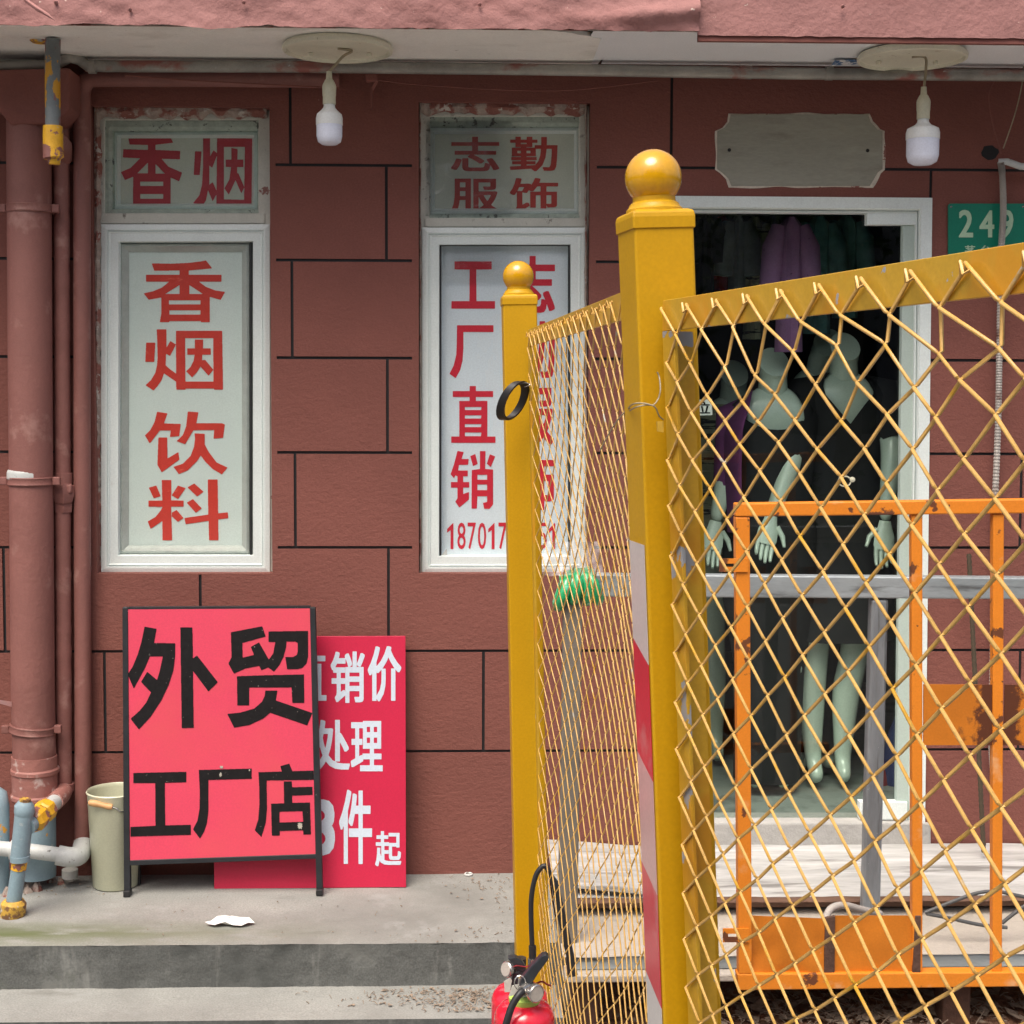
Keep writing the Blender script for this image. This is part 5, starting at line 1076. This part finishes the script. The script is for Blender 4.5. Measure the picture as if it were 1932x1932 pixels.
for y0_, y1_, x0_, x1_ in ((1054, 1079, 1357, 1411), (1752, 1778, 1364, 1413)):
    t = MB(); xm0, xm1 = x0_ + 10, x0_ + 30; ym = (y0_ + y1_) / 2
    for q in ([(x0_, y0_), (x1_, y0_), (x1_, ym - 3.2), (x0_, ym - 3.2)], [(x0_, ym + 3.2), (x1_, ym + 3.2), (x1_, y1_), (x0_, y1_)], [(x0_, ym - 3.2), (xm0, ym - 3.2), (xm0, ym + 3.2), (x0_, ym + 3.2)], [(xm1, ym - 3.2), (x1_, ym - 3.2), (x1_, ym + 3.2), (xm1, ym + 3.2)]):
        t.slab([P(x, y, Yo - .004) for x, y in q], (0, .0035, 0))
    t.build('hinge_tab', 'orange', ob)
oslab([(1742, 1291, .012), (1872, 1292, .012), (1872, 1406, .012), (1742, 1406, .012)], .003, 'plate', 'orangerust', 0)
oslab([(1896, 1292, .012), (1990, 1293, .012), (1990, 1407, .012), (1893, 1406, .012)], .003, 'plate', 'orangerust', 0)
MB().grid(lambda u, v: P(lerp(1416, 1562, u), lerp(lerp(1727, 1733, u), 1838, v), Yo + .012 + .010 * noise.noise(V((u * 3, v * 2, 0)))), 14, 8).build('plate', 'orange2', ob, smooth=60)
MB().grid(lambda u, v: P(lerp(1574, 1732, u), lerp(1727, 1836, v), Yo + .013 + .004 * noise.noise(V((u * 3, v * 2, 4)))), 14, 8).build('plate', 'orange2', ob, smooth=60)
oslab([(1557, 1732, .006), (1576, 1728, .006), (1575, 1838, .006), (1555, 1838, .006)], .01, 'rusty_strap', 'rust', .002)
oslab([(1727, 1728, .003), (1738, 1728, .003), (1737, 1836, .003), (1722, 1836, .003)], .01, 'rusty_strap', 'rust', .002)

# ------------------------------------------------------------------ right wall services
ch_ = thing('corrugated_hose', 'grey corrugated hose running down the wall across the number plate', 'hose', P(1872, 1500, 4.86))
path = smooth_path([P(1888, 306, 4.84), P(1891, 330, 4.86), P(1893, 400, 4.86), P(1889, 480, 4.86), P(1886, 640, 4.86), P(1883, 800, 4.86), P(1876, 1000, 4.86), P(1873, 1250, 4.86), P(1871, 1400, 4.86), P(1876, 1480, 4.86)], 60)
MB().tube(path, [.0095 + (.0022 if i % 2 else 0) for i in range(len(path))], 8).build('hose', 'corr', ch_, smooth=30)
tag(MB().tube([P(1884, 306, 4.85), P(1900, 305, 4.84), P(1925, 314, 4.83), P(1980, 316, 4.83)], .011, 12).build('white_stub_pipe', 'whitepipe', smooth=60), 'white plastic stub pipe leaving the broken hole to the right', 'pipe')
path = [P(lerp(1828, 1856, t), lerp(1045, 1608, t), 4.83 - .1 * t) for t in [i / 110 for i in range(111)]]
tag(MB().tube(path, [.0072 + (.0018 if i % 2 else 0) for i in range(111)], 8).build('rebar', 'rebar', smooth=30), 'rusty ribbed steel bar leaning on the wall right of the door', 'rebar')
for pts_, lb in (([(1932, 118), (1928, 160), (1915, 215), (1893, 280)], 'thin pale wire slanting down from the upper right corner to the hole'), ([(1878, 150), (1866, 180), (1872, 230), (1890, 290)], 'thin dark wire looping down to the broken hole')):
    tag(MB().tube(smooth_path([P(x, y, 4.82) for x, y in pts_], 6), .0022, 5).build('wire', 'cord' if pts_[0][0] == 1932 else 'smoothred', smooth=60), lb, 'wire')
cb = thing('cable_loop', 'loop of dark cable lying on the lower step board at the right', 'cable', P(1850, 1740, 4.2))
for q in ([(1745, 1722), (1790, 1704), (1840, 1686), (1880, 1682), (1932, 1692), (1990, 1700)], [(1748, 1724), (1790, 1732), (1850, 1745), (1900, 1750)], [(1890, 1742), (1915, 1722), (1940, 1706), (1990, 1690)]):
    MB().tube(smooth_path([P(x, y, 4.16) for x, y in q], 7), .0055, 8).build('cable', 'cablegrey', cb, smooth=60)
tag(MB().tube(smooth_path([P(1556, 1740, 3.9), P(1566, 1716, 3.92), P(1590, 1708, 3.95), P(1625, 1716, 4.0), P(1660, 1724, 4.05)], 7), .010, 10).build('grey_hose', 'corr', smooth=60), 'short grey hose bent over the orange plate edge', 'hose')

# ------------------------------------------------------------------ yellow fence
def post(pxt, pyt, pxb, pyb, dep, w, rot, label, tape):
    A = C(pxt, pyt, dep); B = P(pxb, pyb, A.y); B0 = A + (B - A) * ((A.z - 0) / (A.z - B.z)); up = (A - B0).normalized()
    xd = Matrix.Rotation(math.radians(rot), 3, 'Z') @ V((1, 0, 0)); xd = (xd - up * up.dot(xd)).normalized(); yd = up.cross(xd)
    t = thing('fence_post', label, 'fence post', B0, 'yellow ball topped fence posts')
    MB().bar(B0, A, w, w, xd).build('shaft', 'yellow', t, bev=.0035, seg=3)
    h = w / 2
    def sq(k, z): return [A + up * z + xd * (i * h * k) + yd * (j * h * k) for i, j in ((-1, -1), (1, -1), (1, 1), (-1, 1))]
    MB().rings([sq(1.02, -.004), sq(1.045, -.002), sq(1.05, .012), sq(1.02, .019), sq(.86, .022)]).build('cap', 'yellow', t, bev=.003, seg=2)
    MB().lathe([(h * .93, .020), (h * .92, .025), (h * .84, .028), (h * .80, .032), (h * .70, .035), (h * .69, .044)], A, up, 36).build('cap_ring', 'yellow', t, smooth=30)
    rb = h * .93; c = A + up * (.036 + rb * .80)
    MB().lathe([(rb * math.cos(a), rb * math.sin(a)) for a in [math.radians(-58 + i * 148 / 22) for i in range(22)]] + [(.0005, rb)], c, up, 40).build('ball', 'yellowball', t, smooth=70)
    return t, A, B0, up, xd, yd, h
WP = .080
fp1, A1, B1, up1, xd1, yd1, h1 = post(1236, 432, 1291, 1932, 1.94, WP, 10, 'tall yellow ball topped fence post nearest the camera with reflective tape', True)
fp2, A2, B2, up2, xd2, yd2, h2 = post(979, 574, 1003, 1780, 3.53, WP, 2, 'farther yellow ball topped fence post behind the fire extinguishers', False)
# reflective tape on the left face of the near post
Ydep = A1.y
def zt(y): return P(1215, y, Ydep).z
segs = [(1020, 1224, 'tape_w'), (1224, 1440, 'tape_r'), (1440, 1650, 'tape_p'), (1650, 1860, 'tape_r'), (1860, 2080, 'tape_w')]
for a, b, mt in segs:
    q = []
    for y_, s_ in ((a, -1), (a, 1), (b, 1), (b, -1)):
        k = (zt(y_) - B1.z) / (A1.z - B1.z) + s_ * .006 * (1 if a > 1100 or y_ == b else 0); q.append(B1.lerp(A1, k) - xd1 * (h1 + .0008) - yd1 * (s_ * -.034))
    MB().slab(q, -xd1 * .0006).build('reflective_tape', mt, fp1)

def chainlink(t, p0, p1, top_v, bot_z, n, W=.0868, H=.0625, a=.0020, front='+', seed=0, wr=.0019, defo=1., bulge=0., fr_=.05):
    """p0,p1: ends of the panel's top edge; n: unit normal towards the mesh side"""
    U = (p1 - p0); L = U.length; U.normalize(); cols = int(L / (W / 2)); rows_n = int((p0.z - top_v - bot_z) / (H / 2)); dn = V((0, 0, -1))
    def node(i, j):
        u = i * W / 2; v = top_v + j * H / 2
        dx = .0028 * noise.noise(V((i * .7 + seed, j * .35, 0))); dy = .0025 * noise.noise(V((i * .5, j * .4, seed + 5)))
        if j: 
            d = defo * math.exp(-v / .10) * (1 if j > 1 else .3); dx += .030 * d * noise.noise(V((i * 1.7 + seed, j * 1.1, 3))) ; dy += .026 * d * (noise.noise(V((i * 1.3, j * 1.9 + seed, 8))) + .1)
        if defo > 1.5 and j > 1: dx += .034 * min(1, max(0, u - .05) / .35)
        if defo > 1.5: q_ = math.exp(-((u - .24) / .10) ** 2 - ((v - .10) / .055) ** 2) * (j > 1); dy += .020 * q_ * (1 + .8 * noise.noise(V((i * 1.9, j * 2.1, 4)))); dx += .022 * q_ * noise.noise(V((i * 2.7, j * 1.3, 6)))
        return p0 + U * (u + dx) + dn * (v + dy) - n * (bulge * math.sin(math.pi * min(v / 1.3, 1)) * max(0, math.sin(math.pi * min(u / L, 1))) ** .6) + n * (.0035 * noise.noise(V((i * .3, j * .2, seed + 9))))
    for i in range(cols):
        pts = []; j0 = 0
        seq = [(i + ((i + j) % 2), j) for j in range(rows_n + 1)]      # node (ii, j) with ii + j even
        for k, (ii, j) in enumerate(seq):
            c = node(ii, j)
            def off(d): return n * (a if d else -a)
            nxt = node(*seq[k + 1]) if k + 1 < len(seq) else None; prv = node(*seq[k - 1]) if k else None
            if prv is not None:
                rgt = (ii > seq[k - 1][0]); fr = rgt if front == '+' else not rgt
                pts.append(c + (prv - c) * fr_ + off(fr))
            if nxt is not None:
                rgt = (seq[k + 1][0] > ii); fr = rgt if front == '+' else not rgt
                if k == 0: pts.append(c - U * .004 + n * -.001 + V((0, 0, .0)))
                pts.append(c + (nxt - c) * fr_ + off(fr))
        MB().tube(pts, wr, 6).build('wire', 'wire', t, smooth=60)
        if i % 2 == 0 and 0 < i:       # twisted end hooked over the rail
            c = node(i, 0); MB().tube([c + n * .003 - U * .005 - V((0, 0, .010)), c + n * .006 + V((0, 0, .001)), c + n * .007 + U * .005 - V((0, 0, .010)), c + n * .004 + U * .011 - V((0, 0, .007))], wr * .75, 5).build('wire_end', 'wire', t, smooth=60)
# near panel
s0 = C(1250, 567, 1.885); s1 = C(1932, 457, 1.138); d = (s1 - s0).normalized(); s1 = s0 + d * 1.30
n1 = V((0, 0, 1)).cross(d).normalized(); n1 = n1 if n1.x < 0 else -n1
pn = thing('mesh_panel', 'yellow chain link panel coming forward from the near post to the right', 'fence panel', V((s0.x, s0.y, 0)), 'yellow mesh fence panels')
D = V((0, 0, -1))
def lean(p, up_, k=1): return p
MB().slab([s0, s1, s1 + D * .039, s0 + D * .039], -n1 * .005).build('top_rail', 'yellowiron', pn, bev=.0008)
MB().slab([s0 - n1 * .005, s1 - n1 * .005, s1 - n1 * .040, s0 - n1 * .040], D * .004).build('top_flange', 'yellowiron', pn)
# stile follows the post's lean
ln = (B1 - A1).normalized(); zlen = (s0.z - .06) / -ln.z
e0 = s0 + D * .0392; e1 = s0 + ln * zlen
MB().slab([e0, e0 + d * .040, e1 + d * .040, e1], -n1 * .005).build('stile', 'yellowstile', pn, bev=.0008)
f0 = e0 + d * .002 - n1 * .005
MB().slab([f0, f0 - n1 * .034, e1 + d * .002 - n1 * .039, e1 + d * .002 - n1 * .005], -d * -.005).build('stile_flange', 'yellowstile', pn)
bz = .10; b0 = s0 + ln * ((s0.z - bz) / -ln.z)
MB().slab([b0 + d * .041, V((s1.x, s1.y, bz)), V((s1.x, s1.y, bz - .04)), b0 + d * .041 + D * .04], -n1 * .005).build('bottom_rail', 'yellowiron', pn)
# mesh, sheared with the post lean so that it stays on the stile
chainlink(pn, s0 + n1 * .006 + d * .012, s1 + n1 * .006, .010, .09, n1, seed=1, front='+', defo=1.7)
shear = V((ln.x / -ln.z, ln.y / -ln.z, 0))
for o in pn.children:
    if o.name.startswith('wire'):
        for v_ in o.data.vertices:
            wz = v_.co.z; dz = s0.z - wz; v_.co.x += shear.x * dz; v_.co.y += shear.y * dz
# side panel between the two posts
r0 = C(1180, 548, 2.02); r1 = C(996, 622, 3.46); d2 = (r1 - r0).normalized(); d2h = V((d2.x, d2.y, 0)).normalized()
n2 = V((0, 0, 1)).cross(d2h).normalized(); n2 = n2 if n2.x < 0 else -n2
pn2 = thing('mesh_panel', 'yellow chain link panel between the two ball topped posts seen edge on', 'fence panel', V((r0.x, r0.y, 0)), 'yellow mesh fence panels')
MB().slab([r0, r1, r1 + D * .039, r0 + D * .039], -n2 * .005).build('top_rail', 'yellowiron', pn2, bev=.0008)
MB().slab([r0 - n2 * .005, r1 - n2 * .005, r1 - n2 * .035, r0 - n2 * .035], D * .004).build('top_flange', 'yellowiron', pn2)
ln2 = (B2 - A2).normalized(); g0 = r1 + D * .0392; g1 = r1 + ln2 * ((r1.z - .1) / -ln2.z)
MB().slab([g0, g0 - d2 * .036, g1 - d2 * .036, g1], -n2 * .005).build('stile', 'yellowiron', pn2)
h1_ = r0 + ln * ((r0.z - .1) / -ln.z)
MB().slab([V((h1_.x, h1_.y, .14)), V((g1.x, g1.y, .14)), V((g1.x, g1.y, .10)), V((h1_.x, h1_.y, .10))], -n2 * .005).build('bottom_rail', 'yellowiron', pn2)
chainlink(pn2, r0 + n2 * .006, r1 + n2 * .006, .010, .11, n2, seed=4, front='-', defo=.4, bulge=.05, wr=.0014, a=.0014, W=.0905)
sh2 = V((ln2.x / -ln2.z, ln2.y / -ln2.z, 0)); L2 = (r1 - r0).length
for o in pn2.children:
    if o.name.startswith('wire'):
        for v_ in o.data.vertices:
            w_ = v_.co + V((r0.x, r0.y, 0)); t_ = max(0, min(1, (w_ - r0).dot(d2h) / L2)); dz = r0.z - v_.co.z; s_ = shear.lerp(sh2, t_); v_.co.x += s_.x * dz; v_.co.y += s_.y * dz
# ring and ties
rg = thing('rubber_ring', 'dark rubber ring tied with wire to the rear yellow post', 'ring', C(974, 790, 3.42))
cr = C(974, 756, 3.43); ax = V((math.cos(math.radians(62)), 0, math.sin(math.radians(62)))); ay = V((.48, .80, -.28)).normalized()
MB().rings([[cr + ax * ((.044 + dr_) * math.cos(a)) + ay * ((.036 + dr_) * math.sin(a)) + n2 * dn_ for a in [k * .2618 for k in range(24)]] for dr_, dn_ in ((0, 0), (.006, 0), (.006, .016), (0, .016), (0, 0))], False).build('band', 'blackplastic', rg, smooth=30)
MB().tube(smooth_path([C(984, 724, 3.42), C(992, 722, 3.41), C(1000, 726, 3.40), C(990, 730, 3.41)], 4), .0012, 5).build('tie', 'chrome', rg)
wt = thing('wire_tie', 'twisted thin wire tying the side mesh round the near post', 'wire tie', C(1215, 765, 1.86))
for q in ([(1132, 850, 2.2), (1160, 800, 2.1), (1184, 772, 1.98), (1195, 762, 1.87), (1215, 761, 1.85), (1232, 764, 1.85), (1242, 752, 1.86), (1246, 735, 1.86), (1244, 712, 1.87), (1240, 702, 1.87)], [(1188, 775, 1.95), (1200, 768, 1.86), (1222, 764, 1.85), (1236, 768, 1.85), (1244, 785, 1.86), (1252, 792, 1.87)]):
    MB().tube(smooth_path([C(*p_) for p_ in q], 5),   .0010, 5).build('strand', 'cord', wt, smooth=60)
tb = tag(MB().slab([C(1240, 795, 1.875), C(1252, 795, 1.87), C(1252, 816, 1.87), C(1241, 814, 1.875)], yd1 * .004).build('weld_tab', 'yellowiron', pn), 'x', 'x')
del tb['label']; del tb['category']

# ------------------------------------------------------------------ fire extinguishers
def exting(px, dep, ztop, rad, label):
    c = C(px, 1890, dep); c.z = 0; t = thing('fire_extinguisher', label, 'fire extinguisher', c, 'red fire extinguishers at the fence foot'); H = ztop
    MB().lathe([(rad * .93, 0), (rad * .97, .006), (rad, .02), (rad, H - rad * .62), (rad * .985, H - rad * .5), (rad * .93, H - rad * .34), (rad * .80, H - rad * .18), (rad * .58, H - rad * .06), (rad * .33, H), (rad * .24, H + .008)], c, n=48).build('cylinder', 'extred', t, smooth=50)
    return t, c, H
e2, c2_, H2 = exting(981, 3.385, P(981, 1856, 3.36).z + .024, .0655, 'rear red fire extinguisher whose black hose loops up over the post')
e1, c1_, H1 = exting(989.5, 3.205, P(989, 1893, 3.18).z + .030, .0655, 'front red fire extinguisher with lime collar and angled black levers')
def E(x, y, dpt): return C(x, y, dpt)
de = 3.19
MB().lathe([(.030, H1 - .012), (.034, H1 - .002), (.034, H1 + .008), (.022, H1 + .013)], c1_, n=28).build('neck_collar', 'lime', e1, smooth=40)
MB().lathe([(.019, H1 + .004), (.019, H1 + .022), (.014, H1 + .026), (.014, H1 + .05)], c1_, n=20).build('valve_body', 'chrome', e1, smooth=30)
MB().prism([E(x, y, de - .03) for x, y in ((978, 1866), (984, 1848), (1004, 1822), (1022, 1804), (1030, 1801), (1036, 1806), (1034, 1812), (1016, 1836), (1006, 1852), (996, 1868), (986, 1872))], (0, .022, 0)).build('squeeze_lever', 'blackgloss', e1, bev=.002)
MB().prism([E(x, y, de - .028) for x, y in ((978, 1866), (996, 1868), (1004, 1858), (1014, 1866), (1006, 1876), (982, 1878))], (0, .024, 0)).build('carry_handle', 'blackgloss', e1, bev=.002)
gc = E(1012.5, 1875, de - .045); ga = V((.55, -.83, .05)).normalized()
gr = MB().lathe([(.0185, -.012), (.0195, -.010), (.0195, .0), (.0175, .002), (.0172, -.001)], gc, ga, 28).build('gauge_rim', 'chrome', e1, smooth=30)
MB().lathe([(.017, 0), (.0165, .0006)], gc, ga, 28).build('gauge_dial', 'gaugeface', gr)
MB().tube([gc - ga * .012, c1_ + V((0, 0, H1 + .02))], .006, 10).build('gauge_stem', 'chrome', e1, smooth=50)
MB().tube(smooth_path([E(996, 1862, de - .02), E(988, 1868, de - .04), E(978, 1878, de - .05), E(966, 1898, de - .055), E(957, 1925, de - .06), E(950, 1955, de - .06), E(950, 2010, de - .06)], 6), .0078, 14).build('hose', 'blackplastic', e1, smooth=60)
MB().tube([E(998, 1860, de - .02), E(984, 1870, de - .042)], [.011, .0105], 12).build('hose_nut', 'chrome', e1, smooth=40)
MB().tube([E(980, 1842, de) + V((.012 * math.cos(a), -.035, .016 * math.sin(a))) for a in [k * .52 for k in range(12)]], .0013, 5, closed=True).build('pull_ring', 'chrome', e1)
MB().prism([E(x, y, de - .02) for x, y in ((966, 1860), (984, 1856), (984, 1874), (960, 1880))], (0, .002, 0)).build('label_sleeve', 'tagm', e1)
MB().tube(smooth_path([E(1008, 1858, de), E(1022, 1852, de), E(1032, 1857, de), E(1040, 1860, de)], 4), .0022, 6).build('safety_cord', 'redcloth', e1)
d3 = 3.36
MB().lathe([(.018, H2), (.019, H2 + .03), (.014, H2 + .034), (.014, H2 + .06)], c2_, n=20).build('valve_body', 'blackgloss', e2, smooth=30)
MB().prism([E(x, y, d3 - .03) for x, y in ((958, 1808), (972, 1806), (984, 1813), (992, 1826), (990, 1834), (978, 1832), (968, 1824))], (0, .02, 0)).build('squeeze_lever', 'blackgloss', e2, bev=.002)
MB().prism([E(x, y, d3 - .028) for x, y in ((968, 1836), (984, 1830), (992, 1840), (990, 1868), (972, 1874), (962, 1868))], (0, .022, 0)).build('carry_handle', 'blackgloss', e2, bev=.002)
MB().prism([E(x, y, d3 - .04) for x, y in ((951, 1852), (962, 1845), (966, 1850), (962, 1872), (952, 1872))], (0, .002, 0)).build('paper_tag', 'tagm', e2)
gc = E(955, 1829, d3 - .03); ga = V((-.75, -.62, .2)).normalized()
gr = MB().lathe([(.0165, -.010), (.0175, -.008), (.0175, 0), (.0155, .002)], gc, ga, 24).build('gauge_rim', 'chrome', e2, smooth=30)
MB().lathe([(.015, .0022), (.0145, .0028)], gc, ga, 24).build('gauge_dial', 'gaugeface', gr)
MB().tube([gc - ga * .01, E(978, 1832, d3)], .005, 8).build('gauge_stem', 'chrome', e2, smooth=50)
MB().tube([E(1005, 1822, d3), E(1005, 1808, d3)], .0115, 14).build('hose_nut', 'chrome', e2, smooth=40)
MB().tube([E(1005, 1810, d3), E(1004.5, 1784, d3)], .0085, 14).build('hose_sleeve', 'blackplastic', e2, smooth=40)
MB().tube(smooth_path([E(1004, 1786, d3), E(1002, 1730, d3), E(1003, 1690, d3), E(1010, 1655, d3), E(1020, 1638, d3), E(1029, 1634, d3), E(1036, 1646, d3), E(1040, 1656, d3)], 6), .0058, 12).build('hose', 'blackplastic', e2, smooth=60)
MB().tube([E(1040, 1654, d3), E(1046, 1664, d3), E(1060, 1730, d3), E(1075, 1800, d3), E(1080, 1840, d3)], [.0065, .0085, .010, .0095, .012], 12).build('nozzle', 'blackplastic', e2, smooth=50)
MB().tube(smooth_path([E(965, 1826, d3 - .03), E(975, 1822, d3 - .035), E(990, 1824, d3 - .03), E(1000, 1822, d3 - .03)], 4), .0018, 5).build('safety_cord', 'redcloth', e2)

# ------------------------------------------------------------------ across the street (seen only mirrored in glass and paint)
ops_ = thing('opposite_building', 'grey rendered building across the street mirrored in the shop glass', 'building', (0, -14, 0))
MB().box((-16, -20, 0), (16, -14, 7.2)).build('facade', 'opp', ops_)
for i in range(8):
    for j in range(2):
        MB().box((-14 + i * 3.8, -14.02, 1 + j * 3), (-12.4 + i * 3.8, -13.98, 2.7 + j * 3)).build('window', 'joint', ops_)
def tree(x, y, h, seed, label):
    t = thing('street_tree', label, 'tree', (x, y, 0), 'street trees'); r_ = random.Random(seed)
    MB().tube([(x, y, 0), (x + .1, y, h * .3), (x, y, h * .6), (x + .1, y, h * .85)], [.16, .13, .09, .03], 8).build('trunk', 'bark', t, smooth=60)
    mb = MB(); cl = [V((x + r_.gauss(0, 1.9), y + r_.gauss(0, 1.1), h * .64 + r_.gauss(0, 1.5))) for _ in range(46)]
    for c in cl:
        for _ in range(110):
            p = c + V((r_.gauss(0, .42), r_.gauss(0, .42), r_.gauss(0, .34))); a = V((r_.uniform(-1, 1), r_.uniform(-1, 1), r_.uniform(-.6, .6))).normalized() * .075; b = a.orthogonal().normalized() * .04
            mb.add([p - a, p + b, p + a, p - b], [(0, 1, 2, 3)])
    mb.build('crown', 'leaf', t, fix=False)
tree(.6, -9.2, 8.8, 5, 'leafy street tree behind the viewer in the middle'); tree(-3.6, -6.5, 8.4, 1, 'leafy street tree behind the viewer on the left'); tree(4.4, -7.5, 9.0, 2, 'leafy street tree behind the viewer on the right')

for o in bpy.data.objects:
    if 'wl' in o: del o['wl']
